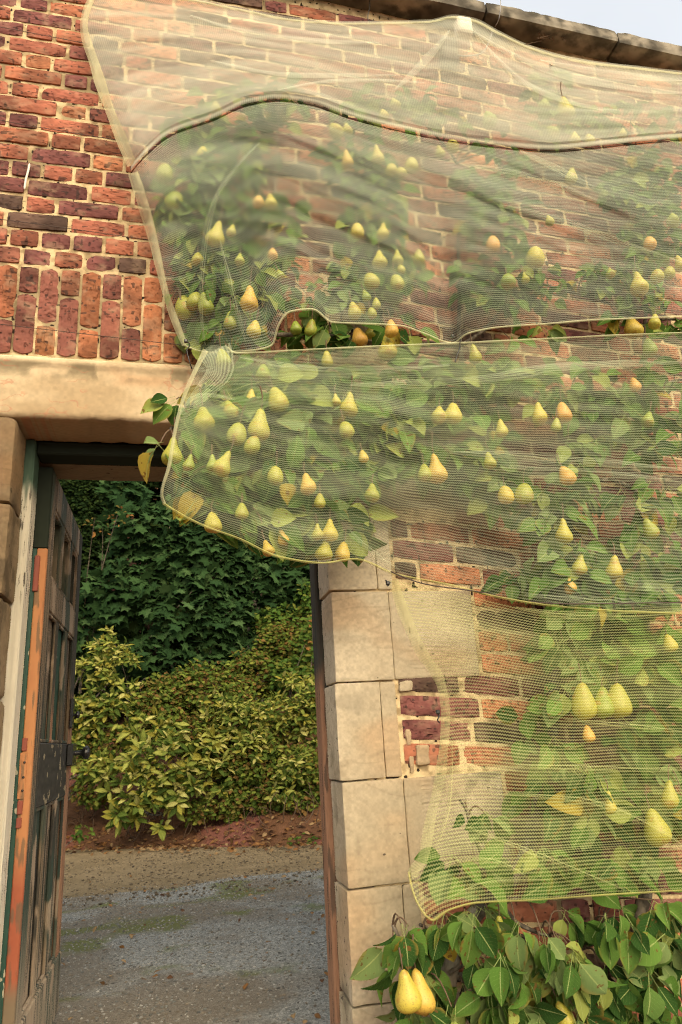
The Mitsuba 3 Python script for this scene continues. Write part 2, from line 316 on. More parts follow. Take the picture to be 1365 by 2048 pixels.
def gravel_col(p, n, uv):
    d1, d2, r = voronoi(p.x * 85, p.y * 85)
    col = mix(C(0.15, 0.154, 0.142), C(0.31, 0.312, 0.288), r)
    col = col * (0.5 + 0.5 * smoothstep(0.0, 0.25, d2 - d1))
    col = mix(col, C(0.105, 0.075, 0.042), smoothstep(0.44, 0.66, fbm(p.x * 1.7, p.y * 2.6, 3, octaves=4)) * 0.6)
    return mix(col, C(0.085, 0.10, 0.02), smoothstep(0.62, 0.78, fbm(p.x * 2.3 + 5, p.y * 3.5, 9, octaves=5)) * 0.75)
def gravel_h(p, n, uv):
    d1, d2, r = voronoi(p.x * 85, p.y * 85)
    return (1 - d1) * (0.4 + 0.6 * r)
def dirt_col(p, n, uv):
    col = mix(C(0.115, 0.088, 0.05), C(0.18, 0.14, 0.085), fbm(p.x * 6, p.y * 6, 1, octaves=4))
    return col * (0.7 + 0.6 * fbm(p.x * 60, p.y * 60, 4, octaves=3))
def bank_col(p, n, uv):
    col = mix(C(0.07, 0.035, 0.018), C(0.17, 0.085, 0.045), fbm(p.x * 8, p.y * 8, p.z * 8, octaves=4))
    return mix(col, C(0.17, 0.07, 0.05), smoothstep(0.55, 0.7, fbm(p.x * 1.6 + 3, p.y * 1.6, 2, octaves=2)))
scene['m_gravel'] = {'type': 'bumpmap', 'tex': proc(gravel_h, 2e-3), 'scale': 0.006, 'bsdf': principled(proc(gravel_col), 0.9, 0.2)}
scene['m_dirt'] = principled(proc(dirt_col), 0.95, 0.1)
scene['m_bank'] = principled(proc(bank_col), 0.95, 0.1)
scene['m_pebble'] = principled({'type': 'mesh_attribute', 'name': 'vertex_color'}, 0.85, 0.25)

# ------------------------------------------------------------------ the brick wall
WALL = 'brick_wall'
tag(WALL, 'tall old red brick garden wall with pale stone doorway, lintel and coping', 'wall')
XL, XR, ZT, CH = -2.2, 3.7, 4.24, 0.07614
def drop(x, z):
    """the old courses right of the doorway sink towards the right"""
    s = np.clip((np.asarray(x) - 0.52), 0, None)
    return s * np.interp(z, [0, 1.9, 3.2, 4.2], [0.098, 0.095, 0.075, 0.045]) * (s / (s + 0.15))
def band_mesh(x0, x1, z0, z1):
    nx, nz_ = max(2, int((x1 - x0) / 0.02)), max(2, int((z1 - z0) / 0.02))
    X, Z = np.meshgrid(np.linspace(x0, x1, nx), np.linspace(z0, z1, nz_), indexing='ij')
    P = np.stack([X, X * 0, Z], -1)
    P[..., 1] = 0.0046 + 0.006 * nz(P, 22, 4) + 0.005 * nz(P, 70, 6)
    return trimesh.Trimesh(P.reshape(-1, 3), grid_faces(nx, nz_), process=False)
put(WALL, 'mortar', cat([band_mesh(XL, -0.6, 0, 2.1), band_mesh(0.6, XR, 0, 2.1), band_mesh(XL, XR, 2.1, ZT + 0.02)]), 'm_mortar', smooth=True)
put(WALL, 'core', cat([box(XL, -0.535, 0.013, 0.45, 0, 2.3), box(0.535, XR, 0.013, 0.45, 0, 2.3), box(XL, XR, 0.014, 0.449, 2.302, ZT - 0.001)]), 'm_mortar')

STONES = []      # (x0, x1, z0, z1) faces that brick courses stop at
brick_list = []  # (x0, x1, z0, z1, soldier)
qz = [0.0, 0.266, 0.567, 0.870, 1.171, 1.474, 1.771, 2.068]
q_right = [0.98, 0.74, 1.055, 0.715, 1.02, 0.735, 0.985]
q_left = [-0.74, -0.98, -0.73, -1.02, -0.74, -0.99, -0.73]
for i in range(7):
    z0, z1 = qz[i] + 0.002, qz[i + 1] - 0.002
    j = 0.004 * ((i * 37 % 5) - 2) / 2
    xr = q_right[i]; STONES.append((0.5, xr, qz[i], qz[i + 1])); STONES.append((q_left[i], -0.5, qz[i], qz[i + 1]))
    if xr > 0.8:
        a = put(WALL, 'quoin_block', stone(0.511 + j, 0.715, -0.010, 0.165, z0, z1, 0.012, 0.007, 0.003, seed=i, chips=0.8), 'm_stone', smooth=40)
        put(WALL, 'tooled_stone', stone(0.7165, xr, -0.004, 0.16, z0 + 0.001, z1 - 0.001, 0.0042, 0.006, 0.002, seed=20 + i, tool=(0.775, 0.0028)), 'm_stone', smooth=40)
    else:
        put(WALL, 'quoin_block', stone(0.511 + j, xr - 0.055, -0.010, 0.165, z0, z1, 0.012, 0.007, 0.003, seed=i, chips=0.8), 'm_stone', smooth=40)
        put(WALL, 'quoin_margin', stone(xr - 0.0535, xr, -0.005, 0.16, z0 + 0.001, z1 - 0.001, 0.006, 0.005, 0.002, seed=40 + i, tool=(0.0, 0.0012)), 'm_stone', smooth=40)
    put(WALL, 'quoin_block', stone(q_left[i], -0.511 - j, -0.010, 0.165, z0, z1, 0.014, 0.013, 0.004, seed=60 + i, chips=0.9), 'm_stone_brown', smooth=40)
# lintel with its rounded upper moulding
lx = np.linspace(-1.15, 1.0, 160)
prof = [(0.185, 2.0705), (0.002, 2.0705), (-0.010, 2.078), (-0.013, 2.10), (-0.013, 2.235), (-0.014, 2.258), (-0.019, 2.264), (-0.022, 2.272), (-0.019, 2.281), (-0.012, 2.290), (0.0, 2.300), (0.06, 2.3015), (0.185, 2.3015)]
pp = curve(prof, 60)
L = np.zeros((len(lx), len(pp), 3)); L[..., 0] = lx[:, None]; L[..., 1] = pp[None, :, 0]; L[..., 2] = pp[None, :, 1]
L[..., 1] += 0.005 * nz(L, 9, 2) + 0.002 * nz(L, 40, 3)
low = np.clip((2.082 - L[..., 2]) / 0.012, 0, 1); L[..., 2] += low * 0.010 * np.clip(nz(L * np.array([1, 0, 0]), 22, 8) * 2, -0.2, 1)
put(WALL, 'lintel', trimesh.Trimesh(L.reshape(-1, 3), grid_faces(len(lx), len(pp)), process=False), 'm_lintel', smooth=True)
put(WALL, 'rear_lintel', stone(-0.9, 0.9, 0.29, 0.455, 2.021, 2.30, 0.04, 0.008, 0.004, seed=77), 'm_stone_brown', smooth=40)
STONES.append((-1.15, 1.0, 2.068, 2.302))
# coping slabs, following the top of the wall, overhanging in front
for i, (a, b) in enumerate([(XL, -1.3), (-1.297, -0.42), (-0.417, 0.5), (0.503, 1.395), (1.398, 2.093), (2.096, 2.52), (2.523, 3.7)]):
    s = stone(a, b, -0.105, 0.55, 4.243, 4.318, 0.022, 0.010, 0.008, seed=90 + i, chips=1.0)
    s.vertices[:, 2] -= drop(s.vertices[:, 0], 4.24) + 0.004 * (i % 2)
    put(WALL, 'coping_slab', s, 'm_coping', smooth=40)

# bricks: the courses left of the net follow joints read off the photograph (in its pixels)
crop = 4.1364
left_rows = {15: [605], 14: [205, 452, 760], 13: [62, 562], 12: [197, 432, 800], 11: [25, 522, 735], 10: [84, 333, 830], 9: [482, 725], 8: [62, 325, 830], 7: [415, 682],
             6: [247, 760], 5: [85, 350, 612, 862], 4: [215, 742, 1100], 3: [205, 467, 995], 2: [42, 575, 1047], 1: [74, 330, 595, 860, 1120], 0: [180, 436, 700, 970, 1225]}
low_rows = {}    # joints right of the door, in photo pixels, by the height of the course
for zc, js in ((1.135, [962, 1090]), (1.06, [946, 1070]), (0.985, [923, 1040]), (0.91, [846, 985]), (1.735, [819, 942, 1057]), (1.66, [910, 1034]), (1.585, [837, 963]), (1.51, [815, 942, 1065])):
    low_rows[int(zc / CH)] = js
rb = random.Random(11)
def run(x, x_end, sgn, prev):
    """random stretchers and headers from x on, keeping joints off those below"""
    out = []
    while (x_end - x) * sgn > 0.02:
        best = None
        for _ in range(4):
            w = 0.228 if rb.random() < 0.68 else 0.114
            w *= rb.uniform(0.95, 1.05)
            dmin = min([abs(x + sgn * w - q) for q in prev] or [1])
            if best is None or dmin > best[0]: best = (dmin, w)
        x += sgn * best[1]; out.append(x)
    return out
prev = []
k0 = 0
for k in range(-5, 55):
    z0 = k * CH; z1 = z0 + CH
    if z0 > 4.20 + 0.0 and k > 55: break
    zm = (z0 + z1) / 2
    segs = []
    def sl(x): return zm - drop(x, zm)
    lefts = [s[0] for s in STONES if s[2] < zm < s[3] and s[0] < 0]
    rights = [s[1] for s in STONES if s[2] < sl(0.8) + 0.0 < s[3] and s[1] > 0]
    solid = zm < 2.665
    js = []
    if solid:
        xl = min(lefts) if lefts else -0.92
        xr = max(rights) if rights else 0.80
        if 2.302 < sl(0.8) < 2.665: xr = 0.78
        if zm > 0:
            edges = [xl - 0.008] + run(xl - 0.008, XL, -1, prev); edges = edges[::-1]
            edges[0] = max(edges[0], XL - 0.1)
            segs += list(zip(edges[:-1], edges[1:]))
        st = xr + 0.008
        ex = [x_at(p, sl(0.9)) for p in low_rows.get(k, [])]
        ex = [e for e in ex if e > st + 0.03]
        edges = [st] + ex; edges += run(edges[-1], XR, 1, prev)
        segs += list(zip(edges[:-1], edges[1:]))
        prev = [e for s in segs for e in s]
    else:
        r = k - 35
        px = [q / crop for q in left_rows.get(r, [])]
        ex = [x_at(p, zm) for p in px]
        if not ex: ex = [-0.7 + 0.05 * (r % 3)]
        edges = run(ex[0], XL, -1, prev)[::-1] + ex
        edges += run(edges[-1], XR, 1, prev)
        segs = list(zip(edges[:-1], edges[1:])); prev = edges
    for a, b in segs:
        if b - a > 0.03: brick_list.append((a, b, z0, z1, False))
# the soldier course over the lintel: columns of upright bricks
sx = [x_at(p, 2.5) for p in np.array([62 - 139.0 - 139, 62 - 139.0, 113 - 5, 250, 400, 545, 692, 838, 975, 1098]) / 3.4125 * 1.0]
sx = [x_at((108 + 145.6 * i - 0.9 * i * i * 0.3) / 3.4125, 2.5) for i in range(-6, 16)]
sz0, sz1 = 2.304, 2.664
lens = [0.112, 0.228]
for i in range(len(sx) - 1):
    if i % 2: cuts = [sz0, sz0 + 0.118, sz1]
    else: cuts = [sz0, sz0 + 0.235, sz1]
    if i % 4 == 1: cuts = [sz0, sz0 + 0.105, sz0 + 0.25 + 0.0, sz1]
    cuts = [sz0, sz0 + 0.118 + 0.01 * (i % 3), sz1 - 0.0] if i % 2 else [sz0, sz0 + 0.245, sz1]
    for a, b in zip(cuts[:-1], cuts[1:]): brick_list.append((sx[i], sx[i + 1], a, b, True))

def brick_mesh(b, bid):
    x0, x1, z0, z1, sol = b
    j = 0.0062 + 0.002 * rb.random()
    jz = 0.0056 + 0.002 * rb.random()
    if sol: j, jz = 0.0044, 0.0045
    x0 += j; x1 -= j; z0 += jz; z1 -= jz
    if sol and z1 - z0 < 0.2 and False: pass
    w, h = x1 - x0, z1 - z0
    nx, nzz = max(3, int(w / 0.02)) + 2, max(2, int(h / 0.019)) + 2
    us, ws = np.linspace(0, 1, nx), np.linspace(0, 1, nzz)
    U, W = np.meshgrid(us, ws, indexing='ij')
    P = np.zeros((nx, nzz, 3)); P[..., 0] = x0 + U * w; P[..., 2] = z0 + W * h
    # rounded arris
    ex, ez = np.minimum(U, 1 - U) * w, np.minimum(W, 1 - W) * h
    e = np.minimum(ex, ez)
    cr = 0.010 + 0.008 * rb.random()
    corner = np.clip((cr * 1.6 - (ex + ez)) / (cr * 1.6), 0, 1)
    tilt, off = rb.uniform(-0.003, 0.003), rb.uniform(-0.004, 0.003)
    P[..., 1] = off + tilt * (U - 0.5) * 2 - 0.004
    q = P + np.array([0, bid * 3.7, 0])
    P[..., 1] += 0.0045 * nz(q, 24, 1) + 0.004 * nz(q, 60, 2) + 0.006 * np.clip(nz(q, 34, 9) - 0.16, 0, 1) * 6 * 0.6
    P[..., 1] += np.where(e < 1e-6, 0.005, 0)
    P[..., 0] += np.where(ex < 1e-6, 0.005 * nz(q, 40, 5), 0); P[..., 2] += np.where(ez < 1e-6, 0.005 * nz(q, 40, 6), 0)
    cx, cz = (x0 + x1) / 2, (z0 + z1) / 2
    P[..., 0] += (cx - P[..., 0]) * corner * 0.03 * 0.06 / max(w, 0.06); P[..., 2] += (cz - P[..., 2]) * corner * 0.10
    ring = np.vstack([P[:, 0], P[-1, 1:], P[-2::-1, -1], P[0, -2:0:-1]]).copy()
    back = ring.copy(); back[:, 1] = 0.03
    v = np.vstack([P.reshape(-1, 3), ring, back]); n0, m = nx * nzz, len(ring)
    k = np.arange(m)
    f = np.vstack([grid_faces(nx, nzz), np.stack([n0 + k, n0 + m + k, n0 + (k + 1) % m], 1), np.stack([n0 + (k + 1) % m, n0 + m + k, n0 + m + (k + 1) % m], 1)])
    if not sol: v[:, 2] -= drop(v[:, 0], v[:, 2])
    uv = np.stack([(-10.0 if sol else 10.0) * (bid + 1) + (v[:, 0] - cx), v[:, 2]], 1)
    return v, f, uv
bm = []
for i, b in enumerate(brick_list):
    if b[2] > ZT - 0.02: continue
    if b[3] > ZT: b = (b[0], b[1], b[2], ZT - 0.002, b[4])
    if b[3] - b[2] < 0.03: continue
    c = np.array([[b[0], 0, b[2]], [b[1], 0, b[2]], [b[1], 0, b[3]], [b[0], 0, b[3]]])
    if not b[4]: c[:, 2] -= drop(c[:, 0], c[:, 2])
    if c[:, 2].max() < 0: continue
    q = proj(c)[:, :2]; q0 = np.clip(q, [0, 0], [1365, 2048])
    area = np.ptp(q0[:, 0]) * np.ptp(q0[:, 1])
    if not ((q[:, 0] > 0) & (q[:, 0] < 1365) & (q[:, 1] > 0) & (q[:, 1] < 2048)).any(): area = 0
    bare = q[:, 0].mean() < 330 and q[:, 1].mean() < 730
    bm.append((area * (10 if bare else 1), brick_mesh(b, i)))
bm.sort(key=lambda t: -t[0])
for _, (v, f, uv) in bm[:300]: put(WALL, 'brick', (v, f), 'm_brick', smooth=True, uv=uv)
off, V, F_, UV = 0, [], [], []
for _, (v, f, uv) in bm[300:]:
    V.append(v); F_.append(f + off); UV.append(uv); off += len(v)
key = put(WALL, 'brickwork', (np.vstack(V), np.vstack(F_)), 'm_brick', smooth=True, uv=np.vstack(UV))
tag(key, kind='stuff')
# broken stone and mortar crumbs beside the short quoin, paint mark on the bare bricks
for (px, py, w, h) in ((812, 1372, 0.045, 0.03), (846, 1510, 0.04, 0.055), (817, 1475, 0.014, 0.05), (824, 1530, 0.014, 0.05)):
    c = at(px, py, 0)
    put(WALL, 'stone_fragment', stone(c[0] - w / 2, c[0] + w / 2, -0.006, 0.02, c[2] - h / 2, c[2] + h / 2, 0.004, 0.004, 0.016, seed=int(px), chips=1.0), 'm_stone', smooth=40)
mk = curve([(59, 327, -0.016), (56, 343, -0.017), (52, 358, -0.017), (49, 378, -0.016)], 16)
key = put(WALL, 'paint_mark', tube(at_many(mk), 0.0042 * np.r_[0.6, np.ones(14), 0.4], 6), 'm_white_plastic', smooth=True)
tag(key, 'white streak of paint across two bricks')

# ------------------------------------------------------------------ timber frame and door
FR = 'door_frame'
tag(FR, 'peeling timber door frame inside the stone doorway', 'door frame')
key = put(FR, 'post', box(-0.60, -0.483, 0.168, 0.265, 0, 2.068, 0.006), 'm_white_wood'); tag(key, 'left post with cracked white paint')
key = put(FR, 'post', box(0.496, 0.60, 0.168, 0.265, 0, 2.068, 0.006), 'm_pink_wood'); tag(key, 'right post of bare pinkish wood, dark above')
put(FR, 'head', box(-0.482, 0.495, 0.187, 0.286, 2.020, 2.0695, 0.005), 'm_dark_green')
DO = 'wooden_door'
tag(DO, 'weathered panelled wooden door standing open outwards at the left jamb', 'door')
DX0, DX1, DY, DW, DH = -0.494, -0.438, 0.285, 0.92, 2.008
def dbox(name, t0, t1, z0, z1, m, x0=DX0 + 0.008, x1=DX1, bev=0.004, parent=DO): return put(parent, name, box(x0, x1, DY + t0, DY + t1, z0, z1, bev), m)
dbox('stile', 0.02, 0.115, 0.03, DH, 'm_dark_wood'); 
key = dbox('stile', DW - 0.105, DW, 0.03, DH, 'm_pink_wood'); tag(key, 'latch stile worn to pinkish wood')
zr = dict(top=(1.885, DH), mid=(1.50, 1.62), lock=(0.835, 1.045), bot=(0.02, 0.235))
dbox('rail', 0.116, DW - 0.106, *zr['top'], 'm_dark_wood'); dbox('rail', 0.116, DW - 0.106, *zr['mid'], 'm_dark_wood')
key = dbox('rail', 0.116, DW - 0.106, *zr['lock'], 'm_black_wood'); tag(key, 'black lock rail with flaking paint')
key = dbox('rail', 0.021, DW, 0.02, 0.235, 'm_dark_wood', x0=DX0 + 0.012, x1=DX1 + 0.006); tag(key, 'bottom rail worn to bare wood')
w3 = (DW - 0.222 - 0.08) / 3
for (za, zb, kind) in ((1.621, 1.884, 'pane'), (1.046, 1.499, 'panel'), (0.236, 0.834, 'panel')):
    for i in range(3):
        t0 = 0.116 + i * (w3 + 0.04)
        if i: dbox('muntin', t0 - 0.0395, t0 - 0.0005, za, zb, 'm_pink_wood' if (i == 1 and kind == 'panel' and za > 1) else 'm_dark_wood', bev=0.006)
        if kind == 'pane':
            v = np.array([[-0.468, DY + t0, za], [-0.468, DY + t0 + w3, za], [-0.468, DY + t0 + w3, zb], [-0.468, DY + t0, zb]])
            put(DO, 'pane', (v, np.array([[0, 1, 2, 3]])), 'm_pane')
        else:
            dbox('panel', t0, t0 + w3, za, zb, 'm_green_paint' if i == 1 and za > 1 else 'm_dark_wood', x0=-0.478, x1=-0.456)
        # bead moulding round each opening
        bd = [box(-0.452, -0.441, DY + t0, DY + t0 + 0.012, za, zb, 0.004), box(-0.452, -0.441, DY + t0 + w3 - 0.012, DY + t0 + w3, za, zb, 0.004),
              box(-0.452, -0.4415, DY + t0 + 0.012, DY + t0 + w3 - 0.012, za, za + 0.012, 0.004), box(-0.452, -0.4415, DY + t0 + 0.012, DY + t0 + w3 - 0.012, zb - 0.012, zb, 0.004)]
        put(DO, 'moulding', cat(bd), 'm_dark_wood')
# the hinge edge faces the garden: green paint on the outer half, orange primer on the inner half
key = put(DO, 'hinge_edge', cat([box(DX0, -0.4735, DY, DY + 0.019, 0.03, 1.70, 0.002)]), 'm_green_paint'); tag(key, 'green painted strip of the door edge')
key = put(DO, 'hinge_edge', cat([box(DX0, -0.4395, DY - 0.002, DY + 0.0185, 1.702, DH, 0.002)]), 'm_dark_green'); tag(key, 'dark green upper end of the door edge')
key = put(DO, 'hinge_edge', cat([box(-0.4730, -0.4390, DY - 0.001, DY + 0.019, 0.03, 1.70, 0.003)]), 'm_orange_paint'); tag(key, 'orange primed strip of the door edge')
key = put(DO, 'hinge', box(-0.478, -0.460, DY - 0.008, DY, 1.545, 1.672, 0.005), 'm_red_paint'); tag(key, 'red painted upper hinge leaf')
for za, zb in ((1.02, 1.06), (0.83, 0.87), (0.79, 0.82)): tag(put(DO, 'hinge', box(-0.474, -0.458, DY - 0.006, DY - 0.0005, za, zb, 0.003), 'm_red_paint'), 'red painted hinge leaf lower on the edge')
put(DO, 'hinge', box(-0.477, -0.455, DY - 0.005, DY - 0.0005, 0.875, 1.015, 0.002), 'm_orange_paint')
for z in (0.90, 0.94, 0.985): put(DO, 'screw', trimesh.creation.icosphere(1, 0.004).apply_translation([-0.462, DY - 0.006, z]), 'm_black_iron')
# rim lock, knob, bolt
put(DO, 'lock', box(DX1 + 0.001, DX1 + 0.026, DY + 0.77, DY + 0.905, 0.955, 1.045, 0.004), 'm_black_iron')
kp = np.array([(0.0, 0.010), (0.022, 0.009), (0.030, 0.011), (0.036, 0.022), (0.046, 0.029), (0.056, 0.028), (0.063, 0.020), (0.066, 0.0)])
kn = trimesh.creation.revolve(kp[:, ::-1], sections=24)
kn.apply_transform(trimesh.transformations.rotation_matrix(math.pi / 2, [0, 1, 0])); kn.apply_translation([DX1 + 0.024, DY + 0.85, 1.005])
put(DO, 'knob', kn, 'm_black_iron', smooth=40)
bt = put(DO, 'bolt', box(DX1 + 0.001, DX1 + 0.014, DY + 0.80, DY + 0.86, 1.11, 1.235, 0.004), 'm_black_iron')
kn2 = kn.copy(); kn2.apply_translation(-kn2.centroid); kn2.apply_scale(0.55); kn2.apply_translation([DX1 + 0.028, DY + 0.83, 1.165])
put(bt, 'bolt_knob', kn2, 'm_black_iron', smooth=40)

# ------------------------------------------------------------------ ground, track, bank
def sheet(xs, ys, zf):
    X, Y = np.meshgrid(xs, ys, indexing='ij')
    P = np.stack([X, Y, zf(X, Y)], -1)
    return trimesh.Trimesh(P.reshape(-1, 3), grid_faces(len(xs), len(ys)), process=False)
def edge_y(x): return 6.05 - 0.62 * (x - 0.0)       # far edge of the track, oblique to the wall
def bank_z(X, Y):
    d = Y - edge_y(X) + 0.25 * nz(np.stack([X, Y, X * 0], -1), 1.2, 4)
    P = np.stack([X, Y, X * 0], -1)
    return np.interp(d, [-3, -0.05, 0.25, 0.8, 2.5, 4.5, 8, 12, 30], [-0.05, -0.012, 0.10, 0.36, 0.8, 1.6, 6.5, 9.5, 14.0]) + np.clip(d, 0, 0.6) * 0.35 * nz(P, 3, 2) + 0.03 * nz(P, 14, 3) * (d > 0)
put(None, 'ground', sheet(np.linspace(-200, 200, 30), np.linspace(-200, 200, 30), lambda X, Y: X * 0 - 0.06), 'm_bank'); tag('ground', kind='structure')
put(None, 'garden_soil', sheet(np.linspace(-8, 9, 90), np.linspace(-9, 0.02, 60), lambda X, Y: -0.004 + 0.03 * nz(np.stack([X, Y, X * 0], -1), 3, 1)), 'm_bank', smooth=True); tag('garden_soil', kind='structure')
put(None, 'gravel_track', sheet(np.linspace(-7, 9, 200), np.linspace(0.0, 5.5, 120), lambda X, Y: 0.002 + 0.02 * nz(np.stack([X, Y, X * 0], -1), 1.5, 1) - np.clip((Y - 3.9) * 0.05, 0, 1)), 'm_gravel', smooth=True); tag('gravel_track', kind='structure')
put(None, 'dirt_road', sheet(np.linspace(-9, 9, 160), np.linspace(3.0, 10, 120), lambda X, Y: 0.005 + 0.025 * nz(np.stack([X, Y, X * 0], -1), 1.5, 1) - 0.035 * np.clip((3.9 + 0.5 * nz(np.stack([X, Y, X * 0], -1), 1.1, 8) - Y) / 0.6, 0, 1) - np.clip(Y - edge_y(X) - 0.4, 0, 1) * 0.1), 'm_dirt', smooth=True); tag('dirt_road', kind='structure')
put(None, 'earth_bank', sheet(np.linspace(-9, 8, 260), np.linspace(1.5, 24, 300), bank_z), 'm_bank', smooth=True); tag('earth_bank', kind='structure')
# loose stones
def pebbles(n, fx, fy, s0, s1, cols, zf):
    g = np.random.default_rng(n)
    oc = trimesh.creation.icosahedron(); bv, bf = np.array(oc.vertices), np.array(oc.faces)
    x, y = fx(g, n), fy(g, n); s = s0 * (s1 / s0) ** (g.random(n) ** 2)
    sc = s[:, None] * np.stack([g.uniform(0.7, 1.3, n), g.uniform(0.7, 1.3, n), g.uniform(0.4, 0.75, n)], 1)
    a = g.uniform(0, 6.28, n); ca, sa = np.cos(a), np.sin(a)
    v = bv[None] * sc[:, None] * (1 + 0.25 * (g.random((n, 12, 1)) - 0.5))
    v = np.stack([v[..., 0] * ca[:, None] - v[..., 1] * sa[:, None], v[..., 0] * sa[:, None] + v[..., 1] * ca[:, None], v[..., 2]], -1)
    v += np.stack([x, y, zf(x, y) + s * 0.15], 1)[:, None]
    c = np.array(cols)[g.integers(0, len(cols), n)] * g.uniform(0.6, 1.25, (n, 1))
    return (v.reshape(-1, 3), (bf[None] + 12 * np.arange(n)[:, None, None]).reshape(-1, 3)), np.repeat(c, 12, 0)
m, c = pebbles(24000, lambda g, n: g.uniform(-1.3, 2.0, n), lambda g, n: 0.4 + 3.6 * g.random(n) ** 0.8, 0.003, 0.008,
               [(0.16, 0.165, 0.15), (0.22, 0.22, 0.2), (0.11, 0.11, 0.10), (0.18, 0.15, 0.11), (0.3, 0.29, 0.26)], lambda x, y: 0.002 + 0.02 * nz(np.stack([x, y, x * 0], -1), 1.5, 1))
put(None, 'gravel', m, 'm_pebble', color=c); tag('gravel', 'small loose grey gravel covering the track beyond the doorway', 'gravel', kind='stuff')
m, c = pebbles(3000, lambda g, n: g.uniform(-1.8, 2.6, n), lambda g, n: 3.3 + 2.4 * g.random(n), 0.004, 0.016,
               [(0.12, 0.09, 0.055), (0.09, 0.07, 0.045), (0.17, 0.135, 0.09)], lambda x, y: 0.006 + 0.025 * nz(np.stack([x, y, x * 0], -1), 1.5, 1))
put(None, 'loose_stones', m, 'm_pebble', color=c); tag('loose_stones', 'small brown stones scattered over the far dirt road', 'stones', kind='stuff')

# ------------------------------------------------------------------ the netting
def resample(pts, n):
    p = np.asarray(pts, float); d = np.r_[0, np.cumsum(np.linalg.norm(np.diff(p[:, :2], axis=0), axis=1))]
    from scipy.interpolate import PchipInterpolator
    return np.stack([PchipInterpolator(d / d[-1], p[:, k])(np.linspace(0, 1, n)) for k in range(3)], 1)
def coons(top, bottom, left, right, n, m):
    t, b, l, r = resample(top, n), resample(bottom, n), resample(left, m), resample(right, m)
    u, v = np.linspace(0, 1, n)[:, None, None], np.linspace(0, 1, m)[None, :, None]
    return (1 - v) * t[:, None] + v * b[:, None] + (1 - u) * l[None] + u * r[None] - ((1 - u) * (1 - v) * t[0] + u * (1 - v) * t[-1] + (1 - u) * v * b[0] + u * v * b[-1])
def drape(G, amp, sx, sz, ang, bulge=0.0, seed=0):
    """world grid of a net patch, with wrinkles along a direction and sag between its held edges"""
    n, m = G.shape[:2]
    u, v = np.linspace(0, 1, n)[:, None], np.linspace(0, 1, m)[None]
    edge = np.minimum(1, 6 * np.minimum(np.minimum(v, 1 - v), np.minimum(u + .15, 1)))
    W = at_many(G)
    a = math.radians(ang); s = W[..., 0] * math.cos(a) + W[..., 2] * math.sin(a); t = -W[..., 0] * math.sin(a) + W[..., 2] * math.cos(a)
    w = meshkit.fbm(np.stack([s * sx, t * sz, s * 0 + seed], -1), 3, seed) - 0.5
    ridge = np.abs(w) ** 0.8 * np.sign(w)
    G = G.copy(); G[..., 2] += edge * (amp * 2 * ridge) - bulge * 4 * v * (1 - v) * np.sin(np.pi * np.clip(u + .2, 0, 1)) * 0.5
    return at_many(G)
def net_mesh(W):
    n, m = W.shape[:2]
    du = np.r_[0, np.cumsum(np.linalg.norm(np.diff(W, axis=0), axis=-1).mean(1))]; dv = np.c_[np.zeros(n), np.cumsum(np.linalg.norm(np.diff(W, axis=1), axis=-1), axis=1)]
    dv = dv.mean(0)[None] * np.ones((n, 1))
    return (W.reshape(-1, 3), grid_faces(n, m)), np.stack([np.broadcast_to(du[:, None], (n, m)).ravel(), dv.ravel()], 1)
def add_net(parent, name, W, mat):
    mesh, uv = net_mesh(W); return put(parent, name, mesh, mat, smooth=True, uv=uv)
NETS = {}
def surf_Y(which, q):
    if which not in NETS: return -0.2
    kd_, ys = NETS[which]; return ys[kd_.query(q)[1]]
def remember(which, W):
    q = proj(W.reshape(-1, 3))[:, :2]; NETS[which] = (cKDTree(q), W.reshape(-1, 3)[:, 1])
def net_front(p, far=9):
    """depth of the net in front of a world point, or None where no net hangs there"""
    q = proj(p)[:2]; best = None
    for kd_, ys in NETS.values():
        d, i = kd_.query(q)
        if d < far and (best is None or ys[i] > best): best = ys[i]
    return best
def ribbon(parent, name, which, pts, w0, w1, mat, lift=0.006, n=40, m=5, hump=0.006):
    """a folded strip of net lying on the sheet: centre line in photo pixels, widths in pixels"""
    p = np.asarray(pts, float)[:, :2]; d = np.r_[0, np.cumsum(np.linalg.norm(np.diff(p, axis=0), axis=1))]
    from scipy.interpolate import PchipInterpolator
    s = np.linspace(0, d[-1], n); c = np.stack([PchipInterpolator(d, p[:, k])(s) for k in (0, 1)], 1)
    t = np.gradient(c, axis=0); t /= np.linalg.norm(t, axis=1, keepdims=True); nn = np.stack([-t[:, 1], t[:, 0]], 1)
    ws = np.linspace(w0, w1, n) * (0.75 + 0.5 * meshkit.fbm(np.stack([s / 60, s * 0, s * 0 + p[0, 0]], -1), 2))
    if name == 'fold': ws = ws * np.sin(np.pi * np.clip(np.linspace(0.03, 0.97, n), 0, 1)) ** 0.6
    o = np.linspace(-.5, .5, m)
    G = c[:, None] + nn[:, None] * (o[None, :] * ws[:, None])[..., None]
    Y = np.array([[surf_Y(which, q) for q in row] for row in G]) - lift - hump * np.cos(o * np.pi)[None]
    return add_net(parent, name, at_many(np.concatenate([G, Y[..., None]], -1)), mat)

